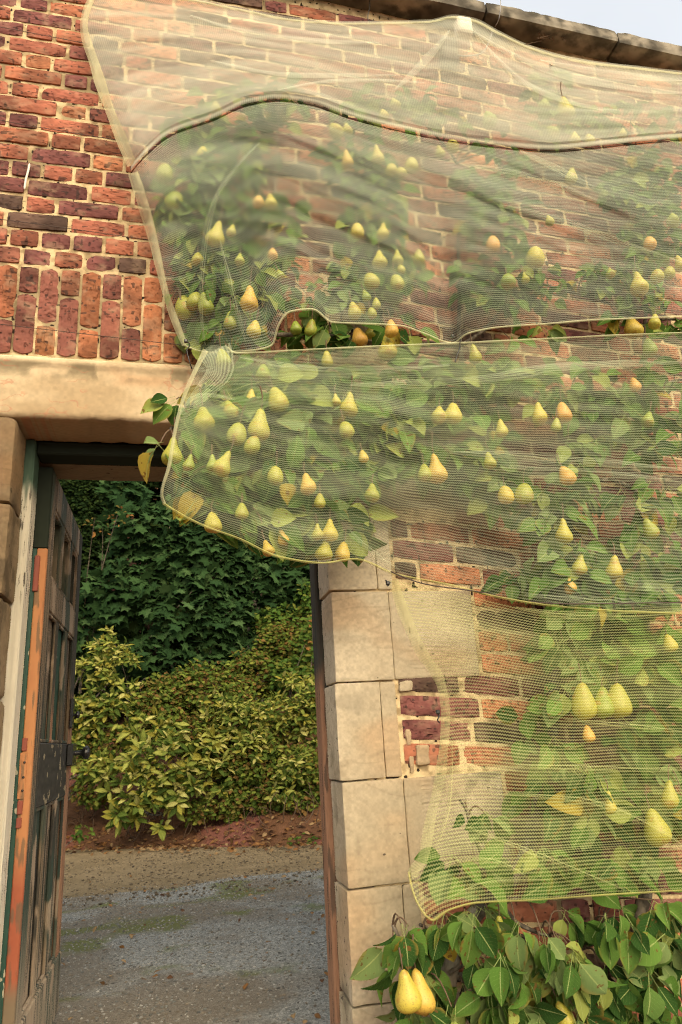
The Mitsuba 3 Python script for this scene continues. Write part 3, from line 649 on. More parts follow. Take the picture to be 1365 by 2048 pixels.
tag('bird_net', 'pale fine fruit net over the top of the wall with two dark slits', 'net')
tag('bird_net_001', 'yellow-green fruit net stretched across the middle, bulging over the doorway corner', 'net')
tag('bird_net_002', 'lowest yellow-green fruit net over the bottom right stems, its folded hem hanging free', 'net')
S1 = [(262, 330, -0.16), (290, 297, -0.22), (340, 256, -0.23), (430, 223, -0.28), (500, 193, -0.32), (556, 185, -0.34), (620, 193, -0.34), (700, 220, -0.33), (800, 246, -0.32), (900, 266, -0.32), (1000, 279, -0.31), (1100, 287, -0.31), (1200, 279, -0.31), (1300, 269, -0.31), (1620, 248, -0.31)]
def sh(pts, dy, dx=0): return [(a + dx, b + dy, c) for a, b, c in pts]
TOP = [(190, -14, -.05), (365, -4, -.05), (480, 17, -.05), (590, 38, -.05), (700, 45, -.06), (860, 41, -.08), (905, 32, -.12), (945, 38, -.12), (1000, 65, -.07), (1065, 95, -.05), (1160, 120, -.05), (1300, 137, -.05), (1620, 176, -.05)]
LFT = [(190, -14, -.05), (165, 50, -.06), (185, 130, -.08), (215, 215, -.12), (240, 280, -.15), (262, 330, -.16)]
RGT = [(1620, 176, -.05), (1620, 200, -.2), (1620, 248, -.31)]
W = drape(coons(TOP, S1, LFT, RGT, 170, 60), .010, 1.6, 12, -8, seed=1)
add_net('bird_net', 'sheet', W, 'm_net_upper'); W2 = W + np.array([0, -.007, .002]) + 0.004 * nz(W, 9, 3)[..., None] * np.array([0, 1.0, 0]); add_net('bird_net', 'sheet', W2, 'm_net_upper')
remember('A', W2)
i0 = [(262, 330, -.16)]
W = at_many(coons(sh(S1, 4), sh(S1, 12), sh(i0 * 2, 4)[:1] + sh(i0, 12), sh(S1, 4)[-1:] + sh(S1, 12)[-1:], 200, 5)); W[..., 1] += .006 * nz(W, 12, 4)
for o in (0, -.005, -.010): add_net('bird_net', 'slit_band', W + np.array([0, o, 0]), 'm_net_upper')
for o, r_ in ((2, .0008), (15.5, .0014)):
    cc = at_many(curve(sh(S1, o), 260)); rr_ = r_ * (0.55 + 0.9 * meshkit.noise(np.stack([np.arange(260) * .33, np.zeros(260), np.full(260, o)], -1), 3))
    key = put('bird_net', 'slit_dark_line', tube(cc, rr_, 5), 'm_slit', smooth=True); tag(key, 'dark line added to darken the slit')  # thin dark tube added to deepen the shade in the open slit
A3T = sh(S1, 18)
A3B = [(366, 690, -0.08), (420, 706, -0.12), (500, 702, -0.30), (545, 690, -0.32), (556, 655, -0.35), (580, 624, -0.37), (625, 619, -0.38), (665, 645, -0.36), (730, 648, -0.36), (800, 652, -0.36), (850, 668, -0.34), (905, 687, -0.28), (935, 668, -0.34), (1000, 655, -0.37), (1100, 648, -0.38), (1200, 640, -0.38), (1620, 630, -0.38)]
A3L = [(262, 348, -.16), (300, 470, -.15), (330, 590, -.12), (366, 690, -.08)]
W = drape(coons(A3T, A3B, A3L, [A3T[-1], (1620, 450, -.37), A3B[-1]], 190, 110), .024, 1.1, 8, -22, seed=4)
add_net('bird_net', 'sheet', W, 'm_net_veil'); remember('B', W)
for nm, pts, w0, w1 in (('A', [(187, -10), (168, 50), (190, 130), (218, 215), (244, 280), (264, 330)], 16, 22), ('B', [(266, 345), (304, 470), (333, 590), (370, 690)], 24, 14)):
    ribbon('bird_net', 'hem', nm, pts, w0, w1, 'm_hem', 0.005)
ribbon('bird_net', 'hem', 'B', [(a, b - 1) for a, b, _ in A3B], 4, 4, 'm_hem', 0.004, n=140, m=4)
ribbon('bird_net', 'hem', 'A', [(a, b + 2) for a, b, _ in TOP], 5, 5, 'm_hem', 0.004, n=120, m=4)
for pts, a in (([(410, 690), (402, 600), (408, 500), (430, 400), (470, 340), (520, 285)], 13), ([(440, 480), (465, 580), (490, 680)], 9),
               ([(1000, 410), (1120, 440), (1230, 480), (1365, 525)], 16), ([(940, 330), (1080, 360), (1200, 405)], 18), ([(1040, 300), (1110, 335), (1190, 375)], 14)):
    ribbon('bird_net', 'fold', 'B', pts, a, a, 'm_net_mid', 0.008, n=30)
for pts, a in (([(380, 30), (560, 75), (760, 85)], 12), ([(420, 120), (600, 150), (800, 150)], 10), ([(945, 60), (1050, 120), (1200, 165), (1365, 185)], 16), ([(900, 60), (860, 110), (790, 180)], 14), ([(960, 75), (1100, 190), (1240, 220)], 10), ([(556, 180), (700, 160), (850, 165)], 8), ([(1080, 120), (1250, 150), (1365, 160)], 14)):
    ribbon('bird_net', 'fold', 'A', pts, a, a, 'm_net_upper', 0.008, n=30)
# middle net
MT = [(408, 700, -.2), (425, 690, -.22), (455, 692, -.25), (470, 704, -.28), (600, 698, -.31), (760, 690, -.31), (915, 684, -.3), (1100, 675, -.3), (1240, 668, -.3), (1620, 657, -.3)]
ML = [(408, 700, -.2), (385, 745, -.27), (362, 800, -.37), (347, 860, -.42), (335, 930, -.44), (320, 990, -.43), (326, 1008, -.42)]
MB = [(326, 1008, -.42), (400, 1050, -.46), (480, 1080, -.46), (560, 1116, -.44), (645, 1128, -.4), (710, 1120, -.32), (790, 1150, -.2), (900, 1172, -.2), (1000, 1197, -.25), (1100, 1213, -.29), (1250, 1225, -.31), (1620, 1235, -.31)]
W = drape(coons(MT, MB, ML, [MT[-1], (1620, 950, -.33), MB[-1]], 170, 110), .013, 1.2, 9, 4, bulge=.03, seed=7)
add_net('bird_net_001', 'sheet', W, 'm_net_mid'); remember('M', W)
ribbon('bird_net_001', 'hem', 'M', [(a + 4, b) for a, b, _ in ML], 10, 6, 'm_hem', 0.006)
ribbon('bird_net_001', 'hem', 'M', [(a, b - 2) for a, b, _ in MB], 5, 4, 'm_hem_low', 0.006, n=120)
ribbon('bird_net_001', 'hem', 'M', [(a, b + 2) for a, b, _ in MT[2:]], 4, 4, 'm_hem', 0.004, n=100, m=4)
ribbon('bird_net_001', 'flap', 'M', [(430, 700), (440, 735), (400, 790), (365, 830)], 64, 18, 'm_net_mid', 0.012, n=24, m=9, hump=.02)
for pts, a in (([(700, 770), (900, 765), (1130, 735), (1365, 725)], 22), ([(900, 905), (1050, 912), (1200, 925), (1365, 940)], 18), ([(1000, 935), (1200, 945), (1365, 965)], 10), ([(480, 715), (700, 740), (900, 730)], 14), ([(360, 830), (400, 790), (470, 800)], 9), ([(1050, 1190), (1200, 1205), (1365, 1210)], 20), ([(700, 1060), (740, 1100), (800, 1140)], 10)):
    ribbon('bird_net_001', 'fold', 'M', pts, a, a, 'm_net_mid', 0.008, n=30)
cp = curve([(782, 1143, -.22), (850, 1168, -.22), (960, 1184, -.24), (1050, 1203, -.28), (1150, 1208, -.32), (1300, 1206, -.33), (1620, 1200, -.33)], 60)
key = put('bird_net_001', 'draw_cord', tube(at_many(cp), 0.0022, 5), 'm_wire', smooth=True)
# lowest net
CT = [(778, 1160, -.06), (900, 1181, -.19), (1000, 1206, -.24), (1100, 1222, -.28), (1250, 1216, -.3), (1620, 1206, -.3)]
CL = [(778, 1160, -.06), (797, 1220, -.08), (832, 1300, -.1), (874, 1370, -.13), (883, 1430, -.15), (874, 1540, -.16), (852, 1640, -.18), (836, 1720, -.22), (818, 1745, -.25), (830, 1795, -.28), (866, 1845, -.3)]
CB = [(866, 1845, -.3), (900, 1822, -.31), (960, 1808, -.32), (1060, 1803, -.33), (1200, 1793, -.33), (1620, 1771, -.33)]
W = drape(coons(CT, CB, CL, [CT[-1], (1620, 1500, -.34), CB[-1]], 140, 130), .016, 1.2, 8, -6, bulge=.02, seed=9)
add_net('bird_net_002', 'sheet', W, 'm_net_low'); remember('L', W)
ribbon('bird_net_002', 'hem', 'L', [(a + 9, b) for a, b, _ in CL[:9]] + [(826, 1755)], 20, 20, 'm_hem_soft', 0.006, n=60)
ribbon('bird_net_002', 'hem', 'L', [(818, 1745), (824, 1775), (840, 1815), (866, 1841), (900, 1820), (960, 1805)], 5, 4, 'm_hem_low', 0.008)
ribbon('bird_net_002', 'hem', 'L', [(a, b - 2) for a, b, _ in CB], 4, 4, 'm_hem_low', 0.005, n=80, m=4)
for pts, a in (([(1030, 1215), (1180, 1232), (1365, 1222)], 18), ([(1130, 1440), (1250, 1452), (1365, 1464)], 12), ([(1020, 1532), (1180, 1538), (1365, 1540)], 16), ([(990, 1590), (1150, 1600), (1365, 1690)], 14), ([(920, 1650), (1050, 1700), (1250, 1780)], 12), ([(870, 1700), (900, 1600), (905, 1480)], 8), ([(870, 1740), (960, 1720), (1060, 1760)], 12), ([(880, 1810), (990, 1765), (1100, 1760)], 10)):
    ribbon('bird_net_002', 'fold', 'L', pts, a, a, 'm_net_low', 0.008, n=30)

# ------------------------------------------------------------------ leaves
def leaf_template(kind, curl, fold, seed=0):
    """leaf along +x from the stalk's foot, upper side +z; returns vertices, faces, across, along"""
    n, m = (7, 5) if kind == 'pear' else (5, 3)
    ts = np.linspace(0, 1, n)
    wid = {'pear': np.interp(ts, [0, 1/6, 2/6, 3/6, 4/6, 5/6, 1], [0.03, .245, .335, .345, .295, .18, 0.006]),
           'laurel': np.interp(ts, [0, .25, .5, .75, 1], [.03, .15, .19, .13, .004]), 'small': np.interp(ts, [0, .25, .5, .75, 1], [.05, .28, .34, .24, .01])}[kind]
    a = np.linspace(-1, 1, m); g = np.random.default_rng(seed)
    P = np.zeros((n, m, 3)); P[..., 0] = ts[:, None]; P[..., 1] = a[None] * wid[:, None]
    P[..., 2] = fold * np.abs(a[None]) * wid[:, None] - curl * ts[:, None] ** 2 + 0.03 * np.sin(ts[:, None] * 9 + a[None] * 2 + seed) * np.abs(a[None])
    sl = 0.45 if kind == 'pear' else 0.12
    P[..., 0] += sl
    f = grid_faces(n, m)
    v = P.reshape(-1, 3); ac = np.broadcast_to(a[None] * 0.5, (n, m)).ravel(); al = np.broadcast_to(ts[:, None], (n, m)).ravel()
    st = np.array([[0, -0.012, 0.06], [0, 0.012, 0.06], [sl * .5, -0.010, 0.02], [sl * .5, 0.010, 0.02], [sl + .03, -0.010, 0.004], [sl + .03, 0.010, 0.004]])
    k = len(v)
    v = np.vstack([v, st]); f = np.vstack([f, np.array([[0, 2, 3], [0, 3, 1], [2, 4, 5], [2, 5, 3]]) + k])
    return v, f, np.r_[ac, np.zeros(6)], np.r_[al, np.zeros(6)]
PEAR_LEAVES = []
for i in range(44):
    g = np.random.default_rng(300 + i)
    v, f, ac, al = leaf_template('pear', g.uniform(-0.05, 0.6), g.uniform(0.05, 0.85), i)
    v[:, 1] *= g.uniform(0.75, 1.2)
    PEAR_LEAVES.append((v, f, np.stack([4.0 * i + 1.0 + ac, al], 1)))
PEAR_DICTS = [mikit.ply((v, f), 'm_leaf', smooth=True, uv=uv) for v, f, uv in PEAR_LEAVES]

# ------------------------------------------------------------------ the trained pear trees
TREES = ['pear_tree', 'pear_tree_001']
tag(TREES[0], 'pear tree trained flat on the wall, its left arm hanging over the doorway', 'tree', 'pear trees trained on the wall')
tag(TREES[1], 'pear tree trained flat on the wall at the right edge of the photo', 'tree', 'pear trees trained on the wall')
labels[TREES[0]].pop('group'); labels[TREES[1]].pop('group')
spine = [[], []]
def branch(tr, name, pts, r0, r1, wig=0.012):
    p = curve(pts, max(14, 8 * len(pts)))
    w = at_many(p)
    w = w + wig * 2 * np.stack([nz(w + 3.1 * k, 7, k) for k in range(3)], 1)
    rr = np.linspace(r0, r1, len(w)) * (1 + 0.5 * nz(w, 30, 5))
    put(TREES[tr], name, tube(w, rr, 8), 'm_bark', smooth=True)
    spine[tr].append(w)
branch(0, 'trunk', [(868, 2190, -.10), (890, 2040, -.10), (908, 1900, -.09), (950, 1830, -.08), (1030, 1750, -.07), (1080, 1600, -.07), (1110, 1400, -.06), (1125, 1200, -.06), (1095, 1060, -.06), (1010, 950, -.06), (950, 840, -.06), (922, 700, -.05), (918, 500, -.05), (914, 360, -.05)], 0.032, 0.004)
branch(1, 'trunk', [(1300, 2260, -.10), (1310, 2060, -.10), (1270, 1900, -.09), (1300, 1700, -.08), (1255, 1500, -.07), (1290, 1280, -.07), (1290, 1000, -.07), (1290, 760, -.07), (1292, 540, -.06), (1290, 300, -.06)], 0.026, 0.005)
for pts, r in (([(912, 1960, -.09), (860, 1950, -.11), (815, 1905, -.14), (785, 1850, -.15)], .011), ([(912, 1955, -.09), (1000, 1950, -.1), (1090, 1960, -.12)], .012),
               ([(960, 1820, -.08), (990, 1810, -.1), (1040, 1850, -.14), (1100, 1870, -.16)], .010), ([(1085, 1590, -.07), (1060, 1560, -.10), (1100, 1560, -.12), (1150, 1420, -.14)], .010),
               ([(1030, 1750, -.07), (985, 1730, -.09), (950, 1680, -.12), (935, 1620, -.15), (920, 1600, -.16)], .008), ([(985, 1735, -.09), (955, 1745, -.12), (925, 1790, -.16)], .007),
               ([(1100, 1080, -.06), (1090, 1050, -.1), (1080, 1010, -.12), (1120, 950, -.12)], .010), ([(925, 840, -.07), (780, 830, -.12), (640, 790, -.2), (540, 760, -.24), (470, 775, -.26), (400, 800, -.28), (340, 860, -.3)], .013),
               ([(930, 900, -.07), (800, 870, -.12), (720, 900, -.16), (700, 980, -.2)], .009), ([(640, 790, -.2), (620, 880, -.25), (600, 970, -.28), (640, 1060, -.28)], .007), ([(500, 770, -.25), (470, 850, -.28), (450, 930, -.3), (470, 1010, -.32)], .007),
               ([(920, 690, -.06), (780, 690, -.1), (640, 670, -.14), (560, 670, -.15), (470, 640, -.15), (400, 620, -.12), (360, 600, -.1)], .012), ([(420, 630, -.13), (410, 540, -.12), (420, 430, -.14), (400, 330, -.15), (330, 320, -.14)], .008),
               ([(500, 650, -.15), (540, 520, -.14), (550, 400, -.15), (556, 200, -.3)], .008), ([(760, 690, -.1), (750, 560, -.12), (740, 430, -.12), (710, 330, -.14), (680, 250, -.15)], .009),
               ([(914, 330, -.06), (860, 260, -.12), (790, 220, -.15)], .006), ([(922, 780, -.07), (1000, 790, -.1), (1090, 790, -.12), (1160, 800, -.12)], .01), ([(925, 690, -.06), (1010, 590, -.1), (1000, 480, -.12), (980, 380, -.13)], .008)):
    branch(0, 'branch', pts, r, r * 0.45)
for pts, r in (([(1290, 1900, -.09), (1220, 1880, -.12), (1160, 1900, -.15)], .011), ([(1290, 1960, -.09), (1340, 1930, -.13), (1400, 1920, -.14)], .01), ([(1280, 1700, -.08), (1200, 1690, -.11), (1130, 1720, -.13)], .009),
               ([(1280, 1560, -.07), (1340, 1540, -.12), (1400, 1560, -.13)], .009), ([(1280, 1500, -.07), (1230, 1430, -.12), (1190, 1370, -.14)], .009), ([(1288, 1250, -.07), (1200, 1230, -.12), (1100, 1200, -.13), (1060, 1190, -.13)], .011),
               ([(1290, 1230, -.07), (1350, 1220, -.12), (1400, 1200, -.12)], .009), ([(1290, 1000, -.07), (1210, 960, -.12), (1140, 980, -.13), (1120, 1080, -.14)], .009), ([(1290, 800, -.07), (1200, 810, -.1), (1150, 850, -.13)], .009),
               ([(1290, 790, -.07), (1370, 760, -.1), (1420, 760, -.12)], .009), ([(1292, 620, -.06), (1200, 600, -.1), (1120, 580, -.12), (1060, 560, -.12)], .009), ([(1290, 660, -.06), (1340, 640, -.12), (1400, 650, -.12)], .008),
               ([(1290, 300, -.06), (1200, 270, -.1), (1120, 250, -.14), (1100, 130, -.12)], .008), ([(1290, 310, -.06), (1340, 270, -.12), (1400, 260, -.12)], .006), ([(1290, 420, -.06), (1340, 430, -.12), (1380, 440, -.12)], .006)):
    branch(1, 'branch', pts, r, r * 0.45)
gs = np.random.default_rng(17)
for (px, py) in ((940, 1880), (975, 1860), (1000, 1930), (1060, 1940), (1100, 1925), (880, 1900), (1140, 1990), (1210, 1960), (1260, 1990), (1320, 1960), (1180, 1880), (930, 1990), (1020, 2000)):
    q = [(px, py, -.09)]
    for k in range(4): q.append((q[-1][0] + gs.normal(0, 22), q[-1][1] - gs.uniform(-5, 28), q[-1][2] - gs.uniform(.0, .035)))
    branch(0 if px < 1130 else 1, 'spur', q, .009, .004, wig=.03)

PEARS = [  # x, y of the middle and height in photo pixels, tone 0 green .. 1 orange, depth, label
 (433,217,30,.35,-.2,'small pale pear just above the left part of the double dark stripe'),
 (330,347,40,.3,-.18,"round yellow-green pear farthest left in the upper net, just under the stripe"),
 (350,402,52,.15,-.13,'dull shaded green pear hanging below the leftmost round pear of the upper net'),
 (405,305,32,.55,-.18,'small golden pear just under the dark stripe above the left leafy column'),
 (433,467,58,.5,-.2,"large golden long-necked pear beside the vertical fold, left in the upper net"),
 (463,461,30,.45,-.15,'small pear touching the right side of the large golden pear by the vertical fold'),
 (517,402,32,.8,-.15,"small orange pear left of a rounder yellow one under the upper net's peak"),
 (541,402,38,.5,-.16,"rounder yellow pear right of a small orange one under the upper net's peak"),
 (395,518,32,.4,-.13,'small yellow pear alone near the left hem of the upper net, halfway down'),
 (480,518,30,.3,-.13,'small greenish pear below right of the large golden pear with long neck'),
 (546,508,26,.85,-.13,"small orange pear in the lower middle of the upper net's left leafy column"),
 (560,548,24,.1,-.11,"small green pear below the small orange one in the left leafy column"),
 (371,615,54,.3,-.18,'big round yellow-green pear nearest the left hem at the bottom of the upper net'),
 (390,602,40,.3,-.13,"pear half hidden behind the big round one at the upper net's left hem"),
 (413,608,46,.2,-.16,'greenish pear touching the vertical fold at the bottom left of the upper net'),
 (501,598,54,.75,-.17,'large orange-blushed pear low in the upper net near the slanting fold'),
 (462,641,38,.25,-.14,'yellow-green pear below left of the large orange-blushed pear in the upper net'),
 (510,658,38,.55,-.14,'golden pear below the large orange-blushed pear in the upper net'),
 (438,666,30,.75,-.12,'orange pear among leaves at the very bottom left of the upper net'),
 (671,259,40,.5,-.24,"yellow pear under the stripe, left of a smaller one, above the second leafy column"),
 (695,258,30,.45,-.2,"smaller yellow pear right of its neighbour under the stripe, above the second leafy column"),
 (693,319,38,.75,-.2,"orange-tinged pear split by a leaf at the top left of the second leafy column"),
 (754,309,40,.55,-.2,'slim golden pear standing alone at the top of the second leafy column'),
 (783,340,28,.5,-.17,'left one of two small round pears side by side under the slim golden pear'),
 (803,345,26,.5,-.16,'right one of two small round pears side by side under the slim golden pear'),
 (823,331,34,.5,-.18,'golden pear right of the two small round pears in the upper net'),
 (715,462,34,.6,-.16,'round golden pear on the left side of the second leafy column, at mid height'),
 (765,462,38,.5,-.16,'slim pear on the right side of the second leafy column, at mid height'),
 (759,518,44,.45,-.18,"plump yellow pear amid the second leafy column, left of a slimmer one"),
 (795,515,34,.4,-.15,'slimmer pear right of the plump yellow pear in the second leafy column'),
 (838,515,34,.35,-.15,'pear at the right fringe of the second leafy column, over bare brick'),
 (803,538,22,.4,-.13,'tiny round pear under the slimmer pear in the second leafy column'),
 (744,561,36,.4,-.17,'round yellow pear below the plump pear in the second leafy column'),
 (795,564,36,.35,-.16,'round yellow-green pear below the tiny one in the second leafy column'),
 (732,591,30,.05,-.14,'green pear near the bottom of the second leafy column'),
 (708,622,38,.45,-.17,'yellow pear lowest on the left of the second leafy column, above the net edge'),
 (752,607,26,.35,-.14,'small pear right of the lowest yellow pear of the second leafy column'),
 (744,627,24,.3,-.13,'small round pear just above the gap under the second leafy column'),
 (790,206,30,.45,-.18,'slim pear above the double dark stripe, over the second leafy column'),
 (768,228,28,.5,-.22,'pear crossed by the upper dark stripe, over the second leafy column'),
 (904,290,38,.5,-.22,"large pale yellow pear just under the stripe, middle of the upper net"),
 (880,303,28,.45,-.2,'small pear at the lower left of the large pale one under the dark stripe'),
 (986,488,34,.9,-.16,'round orange pear alone in the third leafy column of the upper net'),
 (1072,514,46,.5,-.18,'golden pear with slim neck right of the round orange one in the upper net'),
 (1017,562,34,.1,-.13,'green pear below the round orange one in the third leafy column'),
 (1050,556,26,.35,-.14,'small pale pear below the golden slim-necked one in the third leafy column'),
 (1099,440,26,.45,-.16,'small pale pear on a fold right of the third leafy column'),
 (1143,350,40,.4,-.18,'pale pear beside the steep white fold in the right half of the upper net'),
 (1129,219,54,.45,-.2,'big yellow pear above the dark stripe, tallest of those there'),
 (1089,211,32,.1,-.16,'green pear left of the big yellow one above the dark stripe'),
 (977,239,38,.1,-.16,'green pear above the dark stripe in the middle of the net, over pale brick'),
 (1105,263,32,.2,-.2,'greenish pear just above the dark stripe, below the big yellow one'),
 (1150,277,32,.55,-.22,'golden pear crossed by the lower dark stripe, left of a smaller one'),
 (1180,278,28,.55,-.22,'smaller golden pear crossed by the dark stripe, right of its neighbour'),
 (1245,266,24,.5,-.22,'small yellow pear touching the dark stripe near the right edge'),
 (1278,567,54,.5,-.2,'large yellow pear on a long stalk at the bottom of the right leafy column'),
 (1300,487,30,.85,-.17,'small round orange pear in the right leafy column of the upper net'),
 (1345,437,36,.2,-.15,'greenish pear at the right edge of the photo inside the upper net'),
 (1220,545,28,.05,-.13,'green pear left of the large yellow pear on a long stalk'),
 (1339,546,28,.4,-.15,'round pear right of the large yellow pear on a long stalk'),
 (1361,526,34,.6,-.15,'golden pear cut by the right edge of the photo, low in the upper net'),
 (1314,552,30,.4,-.14,'pear between the large long-stalked one and the round one at the right'),
 (592,655,30,.05,-.19,'green pear on the left in the open gap between the nets'),
 (622,656,36,.25,-.19,'yellow-green pear right of the green one in the open gap between the nets'),
 (718,674,44,.85,-.17,'shiny orange pear in the open gap between the nets'),
 (742,664,30,.45,-.15,'yellow pear behind leaves, right of the shiny orange one in the gap'),
 (782,657,38,.8,-.15,'orange pear behind a leaf at the right end of the middle gap'),
 (774,693,58,.5,-.23,'long-necked yellow pear whose top stands above the edge of the middle net'),
 (1268,655,46,.7,-.17,'orange-yellow pear in the open gap at the right'),
 (1311,642,36,.45,-.16,'yellow pear right of the orange-yellow one in the right gap'),
 (950,708,40,.4,-.22,"yellow pear near the black cable tie, just under the middle net's upper edge"),
 (1299,695,40,.1,-.2,'pale green pear near the upper edge of the middle net at the right'),
 (447,716,42,.3,-.2,'pear under the folded upper left corner of the middle net'),
 (527,746,40,.15,-.24,'green pear near the branch at the upper left of the middle net'),
 (408,836,60,.35,-.33,'big yellow-green pear on the left of the lobe over the door lintel'),
 (461,818,46,.3,-.3,'yellow-green pear right of the big pear at the left of the lobe'),
 (502,793,32,.6,-.28,'small golden pear high on the branch in the lobe over the door'),
 (555,799,58,.4,-.3,'tall yellow pear highest in the middle of the lobe over the door'),
 (520,850,68,.4,-.32,'largest yellow pear of the lobe, under a hanging pointed leaf'),
 (475,868,48,.3,-.3,'round yellow pear left of the largest pear of the lobe'),
 (504,890,40,.3,-.32,'round yellow-green pear just below the largest pear of the lobe'),
 (346,905,62,.35,-.35,'long pear pressed against the left hem of the middle net beside the doorway'),
 (424,926,36,.1,-.27,'dim green pear left of the slim pear in the lobe over the door'),
 (447,927,58,.4,-.33,'slim long-necked yellow pear in the middle left of the lobe'),
 (378,925,36,.2,-.28,"dim greenish pear at the left of the lobe, beside the long hem pear"),
 (700,809,52,.45,-.22,'long-necked yellow pear at the upper right of the lobe in the middle net'),
 (655,718,34,.45,-.2,'small yellow pear under the upper edge of the middle net above the lobe'),
 (672,800,28,.5,-.18,'small pear left of the long-necked one at the upper right of the lobe'),
 (693,859,38,.35,-.17,'dim round pear below the long-necked one at the upper right of the lobe'),
 (614,968,46,.75,-.3,'orange-cheeked pear in the middle right of the lobe over the door'),
 (552,951,40,.35,-.3,'round yellow pear left of the orange-cheeked pear of the lobe'),
 (640,1001,34,.35,-.27,'small yellow pear just below the orange-cheeked pear of the lobe'),
 (484,1022,36,.3,-.33,'half hidden yellow-green pear near the bottom left of the lobe'),
 (427,1045,46,.45,-.36,'yellow pear lowest on the left of the lobe, above the doorway'),
 (535,1096,36,.7,-.34,'orange pear at the lower hem of the lobe above the dark tree'),
 (566,1075,34,.75,-.32,'small orange pear above the lower hem in the middle of the lobe'),
 (660,1060,50,.6,-.3,'long-necked golden pear at the bottom right of the lobe'),
 (634,1064,34,.4,-.26,'pear behind and left of the long-necked golden one at the bottom of the lobe'),
 (649,1099,48,.4,-.3,'yellow pear below the long-necked golden one, on the lower hem of the lobe'),
 (686,1103,42,.7,-.27,'orange pear at the lower right hem of the lobe above the stone quoin'),
 (745,985,42,.3,-.2,'yellow-green pear alone over grey stone right of the lobe'),
 (878,828,44,.45,-.2,'left one of two plump yellow pears hanging side by side in the middle net'),
 (907,826,48,.5,-.2,'right one of two plump yellow pears hanging side by side in the middle net'),
 (874,938,60,.75,-.22,'large orange pear with a smooth neck in the centre of the middle net'),
 (849,945,40,.3,-.18,'green-yellow pear at the left side of the large orange pear in the middle net'),
 (1002,857,40,.5,-.17,'half hidden golden pear right of the two plump side by side pears'),
 (1013,990,40,.65,-.18,'round golden pear left of a yellow-green one over the bricks of the middle net'),
 (1048,987,46,.3,-.2,'yellow-green pear right of the round golden one over the bricks'),
 (1077,828,48,.55,-.2,"tall golden pear left of an orange one, right half of the middle net"),
 (1127,825,44,.9,-.2,'orange pear with dark tip in the right half of the middle net'),
 (1113,850,30,.3,-.17,'small yellow pear between and below the tall golden and the orange pear'),
 (1134,950,46,.85,-.18,'half hidden orange pear below the orange one with dark tip'),
 (1130,1062,52,.5,-.2,'golden long-necked pear over the leafy stem right of the bare bricks'),
 (1160,1128,46,.4,-.18,'dim pear below right of the golden long-necked one'),
 (1228,1135,48,.55,-.2,'golden pear behind a curled leaf right of the dim pear'),
 (1300,1058,44,.25,-.17,'pale green pear near the right edge, middle height of the photo'),
 (1270,769,32,.9,-.17,'small orange pear near the right edge in the upper part of the middle net'),
 (1297,838,36,.15,-.16,'green pear near the right edge below the small orange one'),
 (980,921,36,.35,-.16,'yellow-green pear under leaves in the centre right of the middle net'),
 (727,913,28,.7,-.17,'small golden pear among leaves right of the lobe'),
 (1139,1172,34,.8,-.17,'orange-red pear just above the gathered lower edge of the middle net'),
 (1167,1404,74,.4,-.24,'left one of the three big pears hanging together in the lowest net'),
 (1237,1402,68,.4,-.24,'right one of the three big pears hanging together in the lowest net'),
 (1206,1405,64,.15,-.19,'greener middle one behind the two big pears in the lowest net'),
 (1178,1468,34,.85,-.16,'small orange pear just below the three big pears'),
 (1312,1656,70,.4,-.25,'biggest single pear at the right edge of the lowest net, near its bottom'),
 (1338,1590,54,.4,-.22,'pear above right of the biggest single pear in the lowest net'),
 (1218,1605,44,.55,-.2,'golden pear behind leaves left of the biggest single pear'),
 (1340,1287,36,.5,-.18,'yellow pear at the right edge at the top of the lowest net'),
 (815,1984,78,.6,-.29,'left one of two speckled yellow pears hanging in the open beside the quoin'),
 (843,1985,80,.75,-.26,'right russet-speckled one of two pears hanging in the open beside the quoin'),
 (1067,1958,64,.15,-.2,'green pear in deep shade among the open bottom leaves'),
 (1130,2032,52,.5,-.27,'yellow pear cut by the bottom edge of the photo'),
 (1000,1852,38,.4,-.2,'yellow pear half hidden by leaves just below the lowest net edge'),
]
BIG = []     # fruit that leaves should not hide
for q in PEARS:
    p_ = at(q[0], q[1], q[4]); nf = net_front(p_)
    if q[2] >= 40 and not any(w in q[5] for w in ('half hidden', 'behind', 'shade', 'dull', 'dim')): BIG.append((q[0], q[1], q[2], nf + 0.057 if nf is not None else q[4]))
BIG = np.array(BIG)
